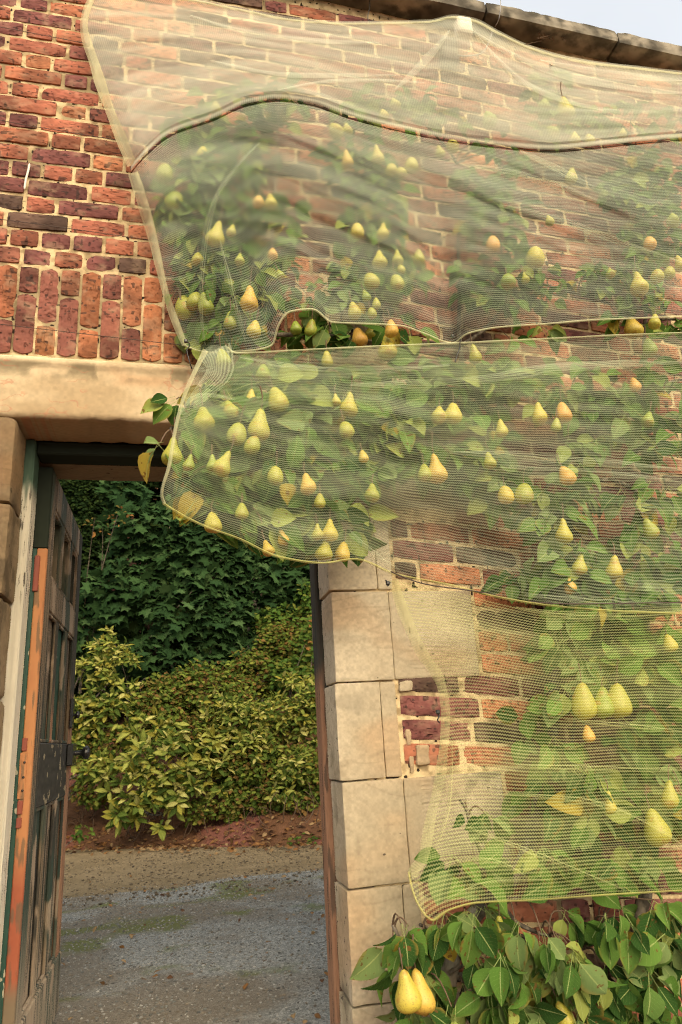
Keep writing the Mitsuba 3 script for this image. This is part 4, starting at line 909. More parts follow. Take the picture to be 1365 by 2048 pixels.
FOL = [  # photo ellipse (cx, cy, rx, ry), depth range, density, leaf length in m
 (430, 300, 110, 75, -.08, -.22, .9, .07), (400, 450, 75, 130, -.06, -.20, 1.0, .072), (435, 610, 105, 85, -.06, -.2, 1.3, .075), (530, 470, 70, 80, -.08, -.2, .9, .07), (560, 215, 55, 40, -.15, -.28, .9, .07), (470, 205, 70, 30, -.1, -.2, .7, .065),
 (730, 245, 90, 45, -.1, -.22, .55, .062), (720, 330, 62, 60, -.08, -.2, .9, .07), (745, 420, 60, 70, -.06, -.2, 1.0, .07), (765, 520, 90, 60, -.08, -.22, 1.1, .072), (735, 600, 65, 55, -.08, -.2, 1.0, .07), (620, 560, 60, 50, -.06, -.14, .35, .065),
 (850, 240, 90, 40, -.08, -.2, .6, .06), (985, 345, 60, 60, -.08, -.2, .6, .065), (985, 440, 62, 60, -.08, -.2, .9, .07), (1000, 560, 85, 60, -.08, -.2, .9, .07), (1110, 585, 60, 35, -.08, -.18, .7, .065),
 (1100, 195, 30, 60, -.08, -.18, .9, .065), (1110, 245, 80, 40, -.1, -.22, .9, .065), (1290, 380, 80, 75, -.08, -.22, 1.1, .072), (1310, 475, 62, 60, -.08, -.22, 1.0, .07), (1255, 250, 110, 40, -.1, -.22, .6, .062), (1300, 560, 70, 60, -.08, -.22, .9, .07), (1200, 545, 45, 45, -.08, -.2, .7, .065),
 (612, 650, 55, 32, -.1, -.2, 1.3, .07), (690, 670, 65, 25, -.1, -.18, 1.0, .07), (785, 672, 45, 25, -.1, -.18, 1.0, .07), (1040, 672, 75, 16, -.08, -.16, .6, .065), (1295, 655, 85, 26, -.1, -.2, 1.1, .07),
 (500, 785, 115, 65, -.2, -.36, 1.3, .08), (440, 880, 100, 110, -.2, -.36, 1.2, .082), (600, 880, 105, 95, -.14, -.34, 1.2, .08), (520, 1015, 135, 70, -.24, -.38, 1.3, .08), (645, 1060, 90, 50, -.18, -.32, 1.5, .08), (640, 780, 100, 60, -.14, -.28, 1.0, .075),
 (322, 895, 8, 22, -.36, -.42, 1.6, .07), (350, 800, 8, 14, -.3, -.36, 1.4, .065), (760, 800, 85, 75, -.08, -.24, .9, .072), (790, 880, 90, 55, -.08, -.24, 1.0, .075), (725, 950, 65, 55, -.08, -.22, .9, .075), (860, 775, 80, 60, -.08, -.22, .9, .07), (960, 800, 90, 65, -.08, -.22, 1.0, .072),
 (950, 915, 80, 50, -.08, -.22, 1.1, .075), (870, 935, 75, 40, -.08, -.22, 1.1, .075), (1090, 775, 120, 60, -.08, -.22, .8, .07), (1180, 850, 90, 50, -.08, -.22, .9, .075), (1275, 800, 100, 70, -.08, -.22, .9, .07), (1320, 880, 60, 50, -.08, -.22, .9, .075),
 (1010, 985, 70, 38, -.08, -.22, .9, .075), (1140, 975, 62, 60, -.08, -.22, 1.0, .075), (1300, 1020, 65, 80, -.08, -.22, .8, .078), (1120, 1080, 65, 75, -.08, -.24, 1.1, .08), (1205, 1150, 90, 75, -.08, -.24, 1.0, .08), (1085, 1180, 80, 60, -.08, -.22, 1.1, .08), (1310, 1150, 70, 70, -.08, -.24, .9, .08),
 (1230, 1285, 145, 65, -.08, -.24, 1.2, .082), (1140, 1370, 75, 55, -.1, -.24, 1.1, .082), (1335, 1370, 55, 80, -.1, -.24, 1.0, .082), (1060, 1480, 50, 80, -.06, -.2, 1.1, .08), (1120, 1590, 95, 55, -.08, -.24, 1.0, .082), (1250, 1510, 105, 65, -.08, -.24, 1.1, .082), (1285, 1625, 95, 70, -.08, -.24, .9, .084),
 (1150, 1725, 90, 60, -.1, -.24, .8, .085), (930, 1760, 45, 45, -.14, -.24, 1.2, .082), (918, 1635, 25, 28, -.1, -.2, 1.1, .07), (1275, 1740, 85, 40, -.1, -.24, .8, .085),
 (820, 1890, 55, 85, -.14, -.28, 1.3, .08), (850, 2000, 90, 65, -.12, -.28, 1.3, .08), (1005, 1870, 90, 65, -.14, -.32, 1.1, .08), (950, 1985, 90, 60, -.12, -.28, .9, .08), (1080, 1950, 110, 90, -.12, -.3, 1.1, .08), (1205, 1900, 95, 90, -.12, -.3, 1.25, .08), (1305, 1920, 80, 115, -.12, -.3, 1.3, .08),
 (1150, 2040, 120, 40, -.12, -.3, 1.1, .08), (1310, 2030, 70, 40, -.12, -.3, 1.2, .08),
 (1000, 1835, 120, 22, -.14, -.28, 1.2, .072), (1200, 1822, 110, 20, -.14, -.28, 1.2, .072), (1320, 1815, 60, 20, -.14, -.28, 1.2, .072), (905, 1860, 50, 25, -.14, -.28, 1.1, .072)]
g = np.random.default_rng(21)
spur_pos, leaf_rows = [], []     # leaf rows: template, position, length, rotation, tree
trees_pts = [np.vstack(s) for s in spine]; kd = [cKDTree(t) for t in trees_pts]
twigs = [[], []]
for (cx, cy, rx, ry, ya, yb, den, ll) in FOL:
    if cy < 640: ll = ll * 0.86
    if 1250 < cy < 1700 and cx < 1200: cx += 30
    pxl = ll * 1414 / 2.6
    opn = (cy > 1805 or 640 <= cy <= 675 or rx <= 20)
    nl = math.pi * rx * ry * den * (1.3 if cy > 1805 else 2.6 if opn else 3.6 if cy < 640 else 2.5 if cy > 1250 else 3.0) / (pxl * pxl * 0.42)
    ns = max(1, int(round(nl / 5)))
    for _ in range(ns):
        while True:
            a = g.uniform(-1, 1, 2)
            if (a ** 2).sum() <= 1: break
        Y = g.uniform(yb, ya)
        s = at(cx + a[0] * rx, cy + a[1] * ry - pxl * 0.25, Y)
        nf = net_front(s)
        if nf is not None and Y < nf + 0.075: s = at(cx + a[0] * rx, cy + a[1] * ry - pxl * 0.25, min(nf + 0.075, -0.025))
        d0, i0 = kd[0].query(s); d1, i1 = kd[1].query(s)
        tr = 0 if d0 < d1 else 1
        q = trees_pts[tr][i0 if tr == 0 else i1]
        d = min(d0, d1)
        m = (q + s) / 2 + np.array([0, 0, 0.03 + 0.1 * d]) * g.uniform(0.2, 1.0)
        twigs[tr].append(tube(curve([q, m, s], 7), np.linspace(0.0035, 0.0018, 7), 4, caps=False))
        for j in range(int(g.integers(4, 7))):
            th = g.uniform(0, 2 * math.pi)
            out = np.array([math.cos(th) * 0.9, -0.05 - 0.45 * g.random(), math.sin(th) * 0.55 - 0.62])
            out += g.normal(0, 0.15, 3)
            nrm = np.array([0.3 * math.cos(th), -0.95, 0.15]) + g.normal(0, 0.42, 3)
            L = ll * g.uniform(0.7, 1.25)
            on = out / np.linalg.norm(out)
            for _k in range(3):
                tip = s + on * L * 1.45; nf = net_front(tip)
                if nf is None: nf = net_front(s)
                if nf is not None and tip[1] < nf + 0.035:
                    on[1] = max((nf + 0.035 - s[1]) / (L * 1.45), -0.9) if s[1] > nf + .035 else 0.1; on /= np.linalg.norm(on)
            out = on
            if not opn and (net_front(s + on * L * 1.45, 7) is None or net_front(s + on * L * .8, 7) is None): continue
            md = proj(s + on * L * .95); dd = BIG - [md[0], md[1], 0, 0]
            if ((np.abs(dd[:, 0]) < BIG[:, 2] * .42 + pxl * .22) & (np.abs(dd[:, 1]) < BIG[:, 2] * .5 + pxl * .2) & ((s + on * L)[1] < BIG[:, 3] + .05)).any() and g.random() < .88: continue
            if cy > 1805: out = out + np.array([0, 0, -0.6]) + g.normal(0, .25, 3); nrm = nrm + g.normal(0, .5, 3) + np.array([0, 0, .25])
            leaf_rows.append((int(g.integers(0, 44)), s + g.normal(0, 0.006, 3), L, rot_to(out, nrm), tr))
for tr in (0, 1):
    put(TREES[tr], 'twigs', cat(twigs[tr]), 'm_twig', smooth=True); tag(TREES[tr] + '__twigs', kind='stuff')
    rows = [r for r in leaf_rows if r[4] == tr]
    def score(r):
        q = proj(r[1] + np.array([0, 0, -0.05]))
        inside = 0 < q[0] < 1365 and 0 < q[1] < 2040
        return (r[2] / q[2]) * (1 if inside else 0) * (1.6 if q[1] > 1800 else 1) - 0.002 * r[1][1]
    rows.sort(key=lambda r: -score(r))
    for t, p, L_, R_, _ in rows[:300]:
        M = np.eye(4); M[:3, :3] = R_ * L_; M[:3, 3] = p
        put_dict(TREES[tr], 'leaf', PEAR_DICTS[t], T(M))
    V, F_, UV, off = [], [], [], 0
    for t, p, L_, R_, _ in rows[300:]:
        v, f, uv = PEAR_LEAVES[t]
        V.append(v @ (R_ * L_).T + p); F_.append(f + off); UV.append(uv); off += len(v)
    key = put(TREES[tr], 'foliage', (np.vstack(V), np.vstack(F_)), 'm_leaf', smooth=True, uv=np.vstack(UV)); tag(key, kind='stuff')

# ------------------------------------------------------------------ pears
tp = np.linspace(0, 1, 15)
PR = [np.interp(tp, [0, .05, .14, .28, .42, .55, .7, .84, .94, 1], q) for q in
      ([.04, .115, .155, .20, .265, .335, .375, .35, .22, .04], [.04, .13, .19, .26, .33, .385, .41, .37, .23, .04], [.04, .10, .13, .17, .24, .325, .385, .36, .22, .04], [.04, .17, .27, .36, .42, .45, .45, .39, .24, .04])]
gp = np.random.default_rng(5)
for (px, py, h, tone, Y, text) in PEARS:
    nf = net_front(at(px, py, Y))
    if nf is not None: Y = max(nf + 0.052, min(Y, nf + 0.062))
    Y = min(Y, -0.05)
    c = at(px, py, Y); H = h / FPX * proj(c)[2]
    pk = 3 if 'round' in text and 'rounder' not in text else (2 if 'neck' in text or 'slim' in text or 'long' in text else int(gp.integers(0, 2)))
    pr = PR[pk] * gp.uniform(0.86, 1.0)
    ns = 16; ang = np.arange(ns) * 2 * math.pi / ns
    ph = gp.uniform(0, 6.28); bend = gp.uniform(-.07, .07, 2)
    v = np.zeros((15, ns, 3))
    rad = pr[:, None] * (1 + 0.05 * np.cos(ang[None] + ph) + 0.025 * np.cos(3 * ang[None] + 2 * ph) * tp[:, None])
    v[..., 0] = rad * np.cos(ang) + bend[0] * (1 - tp[:, None]) ** 2; v[..., 1] = rad * np.sin(ang) + bend[1] * (1 - tp[:, None]) ** 2; v[..., 2] = 0.5 - tp[:, None] + 0.02 * np.cos(ang + ph)
    top, bot = v[0].mean(0), v[-1].mean(0) + [0, 0, .03]
    R = trimesh.transformations.euler_matrix(gp.normal(0, .15), gp.normal(0, .15), gp.uniform(0, 6.28))[:3, :3]
    vv = np.vstack([v.reshape(-1, 3), top, bot])
    i, j = np.meshgrid(np.arange(14), np.arange(ns), indexing='ij')
    q = np.stack([i * ns + j, (i + 1) * ns + j, (i + 1) * ns + (j + 1) % ns, i * ns + (j + 1) % ns], -1).reshape(-1, 4)
    k = np.arange(ns); f = np.vstack([q[:, [0, 1, 2]], q[:, [0, 2, 3]], np.stack([k, (k + 1) % ns, k * 0 + 15 * ns], 1), np.stack([k + 14 * ns, k * 0 + 15 * ns + 1, (k + 1) % ns + 14 * ns], 1)])
    tk = 4.0 * round(tone * 20)
    uv = np.stack([np.r_[tk + 1 + np.tile(ang / 6.2832, 15), tk + 1, tk + 1], np.r_[np.repeat(tp, ns), 0, 1]], 1)
    key = new_key('pear')
    tag(key, text, 'pear')
    W = lambda a: (np.asarray(a) @ R.T) * H + c
    scene[key + '__body'] = mikit.ply((W(vv), f), 'm_pear', smooth=True, uv=uv)
    sl = gp.uniform(.5, .8) if 'long stalk' not in text else .8
    st = np.array([top - [0, 0, .03], top + [bend[0] * .3, 0, sl * .4], top + [gp.uniform(-.12, .12), .05, sl]])
    scene[key + '__stalk'] = mikit.ply(tube(W(curve(st, 7)), np.linspace(.0016, .0024, 7), 5), 'm_twig', smooth=True)
    if h > 44:
        e = trimesh.creation.icosphere(1, 1.0); scene[key + '__eye'] = mikit.ply((W(e.vertices * [.055, .055, .03] + v[-1].mean(0) + [0, 0, .012]), e.faces), 'm_twig', smooth=True)

# ------------------------------------------------------------------ ties, wires, the box under the coping
def wire(name, pts, r, mat, label, cat_, n=40, sides=5):
    key = put(None, name, tube(at_many(curve(pts, n)), r, sides), mat, smooth=True); tag(key, label, cat_); return key
wire('training_wire', [(-120, 30, -.03), (0, 53, -.03), (170, 86, -.035), (560, 170, -.03), (1000, 268, -.03), (1420, 360, -.03)], .0012, 'm_wire', 'rusty training wire highest on the bare bricks at the left', 'wire')
wire('training_wire', [(-120, 214, -.03), (0, 240, -.03), (230, 279, -.035), (560, 335, -.03), (1000, 415, -.03), (1420, 490, -.03)], .0012, 'm_wire', 'rusty training wire second from the top on the bare bricks', 'wire')
wire('training_wire', [(-120, 424, -.03), (0, 438, -.03), (290, 478, -.035), (560, 515, -.03), (1000, 575, -.03), (1420, 630, -.03)], .0012, 'm_wire', 'rusty training wire just above the upright bricks', 'wire')
wire('training_wire', [(-120, 634, -.03), (0, 648, -.03), (357, 689, -.03), (420, 696, -.03)], .0012, 'm_wire', 'rusty training wire across the upright bricks over the lintel', 'wire')
wire('training_wire', [(355, -4, -.055), (480, 17, -.055), (590, 38, -.055), (690, 46, -.055), (740, 46, -.055), (860, 41, -.07)], .0013, 'm_wire', 'dark wire that carries the top edge of the pale upper net', 'wire')
wire('hook_wire', [(739, -30, -.03), (740, 10, -.05), (736, 34, -.06), (741, 44, -.055), (748, 38, -.05)], .0022, 'm_black_iron', 'thin black hook wire dropping from the coping to the top edge of the net', 'wire')
wire('hook_wire', [(998, -30, -.10), (1002, 8, -.13), (999, 35, -.11), (991, 52, -.06)], .0022, 'm_grey_wire', 'curved pale grey wire hanging over the front of the coping', 'wire')
def tie(pts, label):
    key = new_key('cable_tie'); tag(key, label, 'cable tie')
    scene[key + '__strap'] = mikit.ply(tube(at_many(curve(pts, 24)), .0021, 5), 'm_black_iron', smooth=True)
    c = at(*pts[0]); scene[key + '__head'] = mikit.ply(box(c[0] - .006, c[0] + .006, c[1] - .006, c[1] + .006, c[2] - .006, c[2] + .006, .002), 'm_black_iron')
tie([(372, 682, -.13), (380, 690, -.15), (374, 700, -.16), (378, 718, -.16), (384, 738, -.15)], 'black cable tie with long tail at the lower left corner of the upper net')
tie([(906, 672, -.24), (914, 663, -.26), (921, 674, -.3), (920, 695, -.335), (915, 710, -.34), (911, 724, -.34)], 'black cable tie with curved tail joining the upper and middle nets')
tie([(776, 1166, -.12), (772, 1160, -.12), (776, 1172, -.12), (781, 1164, -.12)], 'small black tie holding the net at the quoin top')
tie([(876, 1424, -.19), (879, 1432, -.19), (876, 1440, -.19), (880, 1446, -.19)], 'black tie inside the folded hem of the lowest net')
BX = 'junction_box'; tag(BX, 'small white box standing out of the wall under the net below the coping', 'box')
c = at(928, 54, -.09); scene[BX + '__case'] = mikit.ply(box(c[0] - .036, c[0] + .036, -.112, -.055, c[2] - .05, c[2] + .045, .008), 'm_white_plastic')
scene[BX + '__box_shadow'] = mikit.ply(box(c[0] - .10, c[0] - .02, -.054, -.012, c[2] - .17, c[2] - .02, .01), 'm_wire')  # dark block standing in for the shadow left of the white case
scene[BX + '__cable'] = mikit.ply(tube(at_many(curve([(925, 70, -.06), (905, 95, -.05), (925, 112, -.05), (960, 108, -.05), (980, 80, -.05), (985, 60, -.05)], 40)), .003, 6), 'm_grey_wire', smooth=True)
tw = []
gt = np.random.default_rng(3)
for k in range(26):
    a = at(1105 + gt.normal(0, 9), 78 + gt.normal(0, 3), -.02); b = at(1105 + gt.normal(0, 32), 68 + gt.normal(0, 12), -.07)
    tw.append(tube(curve([a, (a + b) / 2 + gt.normal(0, .008, 3), b], 8), .0017, 4))
put(None, 'dry_twigs', cat(tw), 'm_twig', smooth=True); tag('dry_twigs', 'tuft of dry brown twigs tucked under the coping at the top right', 'twigs')

# ------------------------------------------------------------------ trees and shrubs beyond the doorway
def maple_leaf():
    ang = np.radians([180, 140, 118, 95, 72, 52, 36, 18, 0]); rad = np.array([.12, .42, .30, .56, .43, .64, .47, .44, .75])
    P = [(rad[i] * math.cos(ang[i]), rad[i] * math.sin(ang[i])) for i in range(9)]
    Q = P + [(x, -y) for x, y in P[-2:0:-1]]
    v = np.array([(0, 0, 0)] + [(x, y, -0.16 * (x * x + y * y) + .04 * (i % 2)) for i, (x, y) in enumerate(Q)]); v[:, 0] += .15
    k = np.arange(len(Q)); return v, np.stack([k * 0, k + 1, (k + 1) % len(Q) + 1], 1)
def tmpl(kind, i):
    g = np.random.default_rng(900 + i)
    if kind == 'maple':
        v, f = maple_leaf(); v = v * [1, g.uniform(.85, 1.1), g.uniform(.3, 1.6)]; f = f[:, ::-1]; return v, f, np.r_[0, np.full(len(v) - 1, .5)]
    v, f, ac, al = leaf_template(kind, g.uniform(0, .35), g.uniform(.05, .5), i); return v, f, np.abs(ac)
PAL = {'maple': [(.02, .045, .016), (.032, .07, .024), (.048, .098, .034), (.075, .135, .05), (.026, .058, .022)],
       'laurel': [(.22, .26, .055), (.32, .34, .08), (.11, .16, .032), (.42, .40, .13), (.26, .24, .045), (.07, .11, .024)],
       'mixed': [(.08, .12, .024), (.12, .16, .03), (.15, .13, .035), (.22, .13, .045), (.06, .10, .022), (.16, .20, .036), (.22, .25, .05), (.10, .15, .028)],
       'green': [(.05, .10, .02), (.075, .135, .028), (.10, .16, .03), (.15, .17, .035)],
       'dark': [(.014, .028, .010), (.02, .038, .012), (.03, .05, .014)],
       'rust': [(.17, .085, .028), (.22, .11, .035), (.11, .085, .025), (.08, .085, .022)],
       'litter': [(.20, .11, .05), (.30, .20, .10), (.13, .07, .04), (.26, .13, .05)]}
TPL = {}
def templates(kind, pal):
    if (kind, pal) not in TPL:
        out = []
        for i in range(12):
            v, f, ac = tmpl(kind, i); col = np.array(PAL[pal][i % len(PAL[pal])]) * np.random.default_rng(i).uniform(.85, 1.15)
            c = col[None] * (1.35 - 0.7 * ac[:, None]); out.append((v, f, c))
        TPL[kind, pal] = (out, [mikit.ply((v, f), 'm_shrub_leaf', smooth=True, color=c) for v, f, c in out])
    return TPL[kind, pal]
def plant(name, label, cat_, kind, pal, blobs, size, dens, foot, seed, whorl=1, parts=300, group=None):
    """a shrub or tree: leaves spread through the outer shell of several lumps, on stems; blobs in photo pixels (cx, cy, rx, ry, Y, thickness in m)"""
    g = np.random.default_rng(seed); key = new_key(name); tag(key, label, cat_, group)
    tp_, dicts = templates(kind, pal); rows, stems = [], []
    ft = np.array(foot)
    for (cx, cy, rx, ry, Y, th) in blobs:
        c = at(cx, cy, Y); sc = proj(c)[2] / FPX; R_ = np.array([rx * sc, th, ry * sc])
        stems.append(tube(curve([ft + g.normal(0, .05, 3) * [1, 1, 0], (ft + c) / 2 + g.normal(0, .12, 3), c], 14), np.linspace(.014, .004, 14), 5))
        n = int(4.2 * dens * rx * ry * sc * sc / (size * size))
        for _ in range(n):
            d = g.normal(0, 1, 3); d /= np.linalg.norm(d); d[1] = -abs(d[1]) if g.random() < .75 else d[1]
            r = g.uniform(.35, 1.0) ** .5 * (0.82 + 0.5 * (meshkit.noise(np.array([d * 2.2 + cx * .01]), seed)[0] - .5) * 2 * .6)
            p = c + d * r * R_
            up = np.array([0, -.35, .9])
            for w in range(whorl):
                th_ = g.uniform(0, 6.28) if whorl == 1 else 6.28 * w / whorl + g.normal(0, .25)
                a = np.array([math.cos(th_), -.55, math.sin(th_) * .55 - .15 if whorl == 1 else math.sin(th_) * .6 + .1]) + d * .35 + g.normal(0, .15, 3)
                nn = up + d * .7 + np.array([0, -.5, 0]) + g.normal(0, .35, 3)
                rows.append((int(g.integers(0, 12)), p + g.normal(0, .01, 3), size * g.uniform(.65, 1.15), rot_to(a, nn)))
    put(key, 'stems', cat(stems), 'm_bark', smooth=True)
    P_ = np.array([r[1] for r in rows]); q = proj(P_)
    vis = (q[:, 0] > 150) & (q[:, 0] < 640) & (q[:, 1] > 955) & (q[:, 1] < 1720)
    order = np.argsort(-(vis * 10 - P_[:, 1]))
    for i in order[:parts]:
        t, p, L_, M3 = rows[i]; M = np.eye(4); M[:3, :3] = M3 * L_; M[:3, 3] = p
        put_dict(key, 'leaf', dicts[t], T(M))
    V, F_, C_, off = [], [], [], 0
    for i in order[parts:]:
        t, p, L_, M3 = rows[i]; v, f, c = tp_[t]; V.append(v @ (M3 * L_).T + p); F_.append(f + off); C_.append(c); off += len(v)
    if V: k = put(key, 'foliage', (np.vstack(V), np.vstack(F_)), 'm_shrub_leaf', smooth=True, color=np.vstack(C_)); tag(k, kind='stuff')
    return key
def gz(px, py, Y): return at(px, py, Y) * [1, 1, 0]
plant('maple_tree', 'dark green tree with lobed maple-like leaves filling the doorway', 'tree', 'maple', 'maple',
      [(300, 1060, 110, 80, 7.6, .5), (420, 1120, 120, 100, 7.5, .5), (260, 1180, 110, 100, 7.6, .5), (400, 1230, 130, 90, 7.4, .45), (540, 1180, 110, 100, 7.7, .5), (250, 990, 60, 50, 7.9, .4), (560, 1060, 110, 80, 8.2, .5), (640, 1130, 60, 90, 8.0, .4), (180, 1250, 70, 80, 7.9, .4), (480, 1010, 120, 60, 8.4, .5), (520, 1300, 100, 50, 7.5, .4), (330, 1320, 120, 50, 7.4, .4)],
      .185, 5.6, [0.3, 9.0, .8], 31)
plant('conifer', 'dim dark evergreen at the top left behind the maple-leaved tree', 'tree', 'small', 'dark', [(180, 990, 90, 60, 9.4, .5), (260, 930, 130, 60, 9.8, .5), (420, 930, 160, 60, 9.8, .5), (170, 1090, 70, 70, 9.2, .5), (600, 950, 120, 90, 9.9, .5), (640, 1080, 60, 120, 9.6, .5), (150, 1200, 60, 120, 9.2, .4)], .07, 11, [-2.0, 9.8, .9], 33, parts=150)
plant('rusty_shrub', 'small rusty-leaved sprays below the evergreen at the upper left of the doorway', 'shrub', 'small', 'rust', [(205, 1055, 45, 30, 7.0, .2), (235, 1030, 30, 40, 7.1, .2), (190, 1035, 20, 12, 6.9, .1)], .055, .2, [-1.3, 8.3, 1.8], 35, parts=120)
plant('rusty_shrub', 'tall reddish and green small-leaved shrub in the middle of the hedge', 'shrub', 'small', 'mixed', [(400, 1380, 120, 60, 6.9, .35), (320, 1420, 80, 60, 6.8, .3), (480, 1440, 90, 80, 6.8, .35), (520, 1350, 90, 60, 7.1, .3), (560, 1290, 60, 50, 7.2, .3), (400, 1480, 70, 60, 6.6, .3), (470, 1530, 70, 60, 6.5, .3)], .062, 7, [0.2, 7.2, .55], 36)
plant('rusty_shrub', 'low orange-tinged small-leaved shrub at the right foot of the hedge', 'shrub', 'small', 'mixed', [(520, 1540, 80, 80, 6.3, .3), (590, 1550, 60, 80, 6.2, .3), (470, 1610, 40, 45, 6.2, .2), (610, 1610, 60, 40, 6.0, .2), (540, 1600, 60, 40, 6.1, .2), (640, 1560, 40, 60, 6.0, .2), (400, 1620, 40, 25, 6.2, .15)], .062, 7.5, [0.8, 6.6, .4], 37)
plant('rusty_shrub', 'low brownish small-leaved shrub at the left foot of the hedge', 'shrub', 'small', 'mixed', [(190, 1560, 50, 70, 6.9, .3), (220, 1490, 60, 50, 6.9, .3), (170, 1450, 40, 70, 7.0, .3)], .06, 5.5, [-1.3, 7.0, .4], 38)
plant('laurel_shrub', 'bright yellow-green broad-leaved shrub at the front centre of the hedge', 'shrub', 'laurel', 'laurel', [(320, 1520, 85, 60, 6.3, .3), (280, 1580, 70, 55, 6.25, .25), (360, 1580, 60, 50, 6.2, .25), (410, 1500, 45, 45, 6.4, .2), (260, 1620, 50, 30, 6.2, .2), (325, 1648, 22, 14, 6.1, .1), (440, 1560, 40, 50, 6.3, .2), (300, 1460, 60, 40, 6.5, .2)], .145, 1.35, [-.3, 6.6, .35], 41, whorl=6)
plant('laurel_shrub', 'yellow-green broad-leaved shrub at the left beside the open door', 'shrub', 'laurel', 'laurel', [(215, 1400, 80, 45, 6.9, .25), (170, 1440, 50, 50, 6.9, .25), (150, 1500, 25, 50, 6.9, .2), (235, 1440, 60, 40, 6.8, .2), (210, 1540, 50, 40, 6.6, .2)], .125, 1.2, [-1.2, 7.1, .5], 42, whorl=6)
plant('laurel_shrub', 'pale yellow leaf sprays above the left shrub, against the dark tree', 'shrub', 'laurel', 'laurel', [(215, 1298, 45, 22, 7.0, .2), (240, 1320, 50, 18, 6.95, .2), (215, 1265, 22, 8, 7.0, .1), (190, 1340, 50, 30, 6.95, .2)], .10, 1.5, [-.6, 7.3, 1.0], 43, whorl=6)
plant('laurel_shrub', 'yellow-green shrub at the right beside the stone jamb, halfway up', 'shrub', 'laurel', 'laurel', [(600, 1420, 50, 35, 6.4, .25), (570, 1460, 50, 30, 6.4, .2), (625, 1480, 35, 50, 6.3, .2), (600, 1360, 45, 20, 6.6, .2), (430, 1400, 45, 25, 6.6, .2), (440, 1455, 40, 35, 6.5, .2), (590, 1540, 50, 40, 6.0, .2), (510, 1500, 50, 45, 6.2, .2), (620, 1420, 50, 60, 6.2, .2), (550, 1430, 60, 40, 6.3, .2), (480, 1430, 50, 40, 6.4, .2), (560, 1590, 40, 30, 6.0, .2)], .10, 1.5, [1.0, 6.8, .45], 44, whorl=6)
plant('green_shrub', 'light green bush at the right edge of the doorway above the yellow shrub', 'shrub', 'small', 'green', [(620, 1310, 40, 80, 6.8, .3), (580, 1350, 60, 40, 6.8, .3), (640, 1260, 30, 40, 6.9, .25), (560, 1260, 70, 60, 7.4, .3), (630, 1200, 40, 50, 7.4, .3)], .085, 4.5, [1.3, 7.0, .5], 45, parts=200)
plant('pink_shrub', 'pinkish yellow leaf tips at the right edge of the doorway near the top', 'shrub', 'small', 'rust', [(625, 1250, 18, 22, 6.6, .12), (610, 1290, 14, 14, 6.6, .1)], .06, .6, [1.25, 6.9, .5], 46, parts=60)
plant('weed', 'small green weed growing on the earth bank at the left', 'plant', 'small', 'green', [(165, 1665, 22, 18, 6.35, .12)], .06, 2.5, gz(165, 1690, 6.4), 47, parts=60)
plant('weed', 'low green weed at the foot of the bank on the right', 'plant', 'small', 'green', [(605, 1680, 40, 10, 5.35, .12)], .05, 2.0, gz(610, 1690, 5.35), 48, parts=60)
plant('laurel_shrub', 'yellow-green broad-leaved shrub further along the bank on the right', 'shrub', 'laurel', 'laurel', [(760, 1450, 110, 110, 6.2, .35), (900, 1420, 110, 130, 6.0, .35), (780, 1590, 80, 60, 5.8, .3), (1040, 1450, 110, 140, 5.9, .35)], .14, 1.0, [2.6, 6.0, .5], 51, whorl=6, parts=60)
plant('maple_tree', 'dark maple-leaved tree further along the bank on the right', 'tree', 'maple', 'maple', [(760, 1130, 120, 150, 7.6, .5), (900, 1100, 140, 170, 7.4, .5), (1060, 1120, 140, 180, 7.2, .5), (820, 930, 200, 120, 8.2, .6), (1200, 1300, 140, 200, 6.8, .5)], .2, 4.5, [3.2, 8.0, 1.0], 52, parts=60)
plant('laurel_shrub', 'yellow-green broad-leaved shrub further along the bank on the left', 'shrub', 'laurel', 'laurel', [(40, 1450, 100, 110, 7.0, .35), (-100, 1440, 110, 120, 7.2, .35), (60, 1580, 80, 60, 6.8, .3)], .14, 1.0, [-2.6, 7.4, .5], 53, whorl=6, parts=60)
tw = trimesh.util.concatenate([tube(curve([(1.25, 9.6, .6), (1.35, 9.7, 2.5), (1.3, 9.7, 5.5)], 20), np.linspace(.17, .10, 20), 10)])
put('maple_tree', 'trunk', tw, 'm_bark', smooth=True)
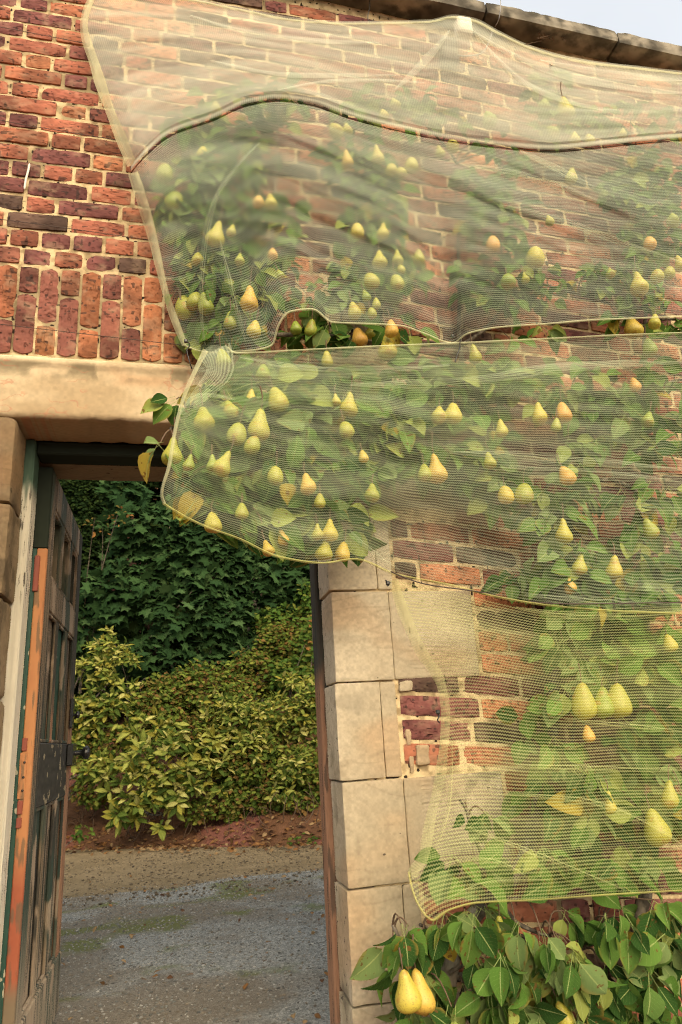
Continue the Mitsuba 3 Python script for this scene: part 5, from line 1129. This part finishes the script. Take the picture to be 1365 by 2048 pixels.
# the wood behind: one dark mass of trees closing the view
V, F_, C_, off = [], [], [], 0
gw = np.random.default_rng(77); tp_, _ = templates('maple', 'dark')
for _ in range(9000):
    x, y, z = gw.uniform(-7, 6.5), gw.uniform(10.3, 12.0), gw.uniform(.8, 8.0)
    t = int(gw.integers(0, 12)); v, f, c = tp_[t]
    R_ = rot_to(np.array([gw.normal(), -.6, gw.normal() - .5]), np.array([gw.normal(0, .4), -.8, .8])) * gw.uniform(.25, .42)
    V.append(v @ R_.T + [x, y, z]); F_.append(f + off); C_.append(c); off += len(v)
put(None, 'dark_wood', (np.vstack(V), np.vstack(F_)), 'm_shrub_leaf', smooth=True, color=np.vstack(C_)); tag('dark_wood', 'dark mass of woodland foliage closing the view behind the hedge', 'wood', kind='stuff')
# dead leaves and dry stems on the bank and the road's edge
V, F_, C_, off = [], [], [], 0
tp_, _ = templates('small', 'litter')
for _ in range(1500):
    x = gw.uniform(-2.2, 2.6); d = gw.normal(0.12, .28); y = edge_y(x) + d
    z = float(bank_z(np.array([[x]]), np.array([[y]]))[0, 0]) if d > 0 else 0.02
    t = int(gw.integers(0, 12)); v, f, c = tp_[t]
    R_ = rot_to(np.array([gw.normal(), gw.normal(), gw.normal(0, .25)]), np.array([gw.normal(0, .4), gw.normal(0, .4) - .2, 1])) * gw.uniform(.03, .07)
    V.append(v @ R_.T + [x, y, max(z, .012) + .012]); F_.append(f + off); C_.append(c); off += len(v)
for _ in range(160):
    x, y = gw.uniform(-1.0, 1.4), gw.uniform(.5, 4.5)
    t = int(gw.integers(0, 12)); v, f, c = tp_[t]
    R_ = rot_to(np.array([gw.normal(), gw.normal(), gw.normal(0, .25)]), np.array([gw.normal(0, .4), gw.normal(0, .4), 1])) * gw.uniform(.015, .04)
    V.append(v @ R_.T + [x, y, .018]); F_.append(f + off); C_.append(c); off += len(v)
put(None, 'leaf_litter', (np.vstack(V), np.vstack(F_)), 'm_shrub_leaf', smooth=True, color=np.vstack(C_)); tag('leaf_litter', 'fallen dead brown leaves along the foot of the bank', 'leaves', kind='stuff')
ds = []
for _ in range(90):
    px = gw.uniform(150, 650); Y = 6.15 + (400 - px) * .0028 + gw.uniform(-.1, .5)
    a = at(px, 1650, Y); a[2] = float(bank_z(np.array([[a[0]]]), np.array([[a[1]]]))[0, 0]); b = a + np.array([gw.normal(0, .12), gw.uniform(-.15, .1), gw.uniform(.05, .32)])
    ds.append(tube(curve([a, (a + b) / 2 + gw.normal(0, .03, 3), b], 7), .004, 4))
put(None, 'dry_stems', cat(ds), 'm_twig', smooth=True); tag('dry_stems', 'thin dry stems and roots sticking out of the bank under the hedge', 'stems', kind='stuff')
print(len(scene), 'entries')
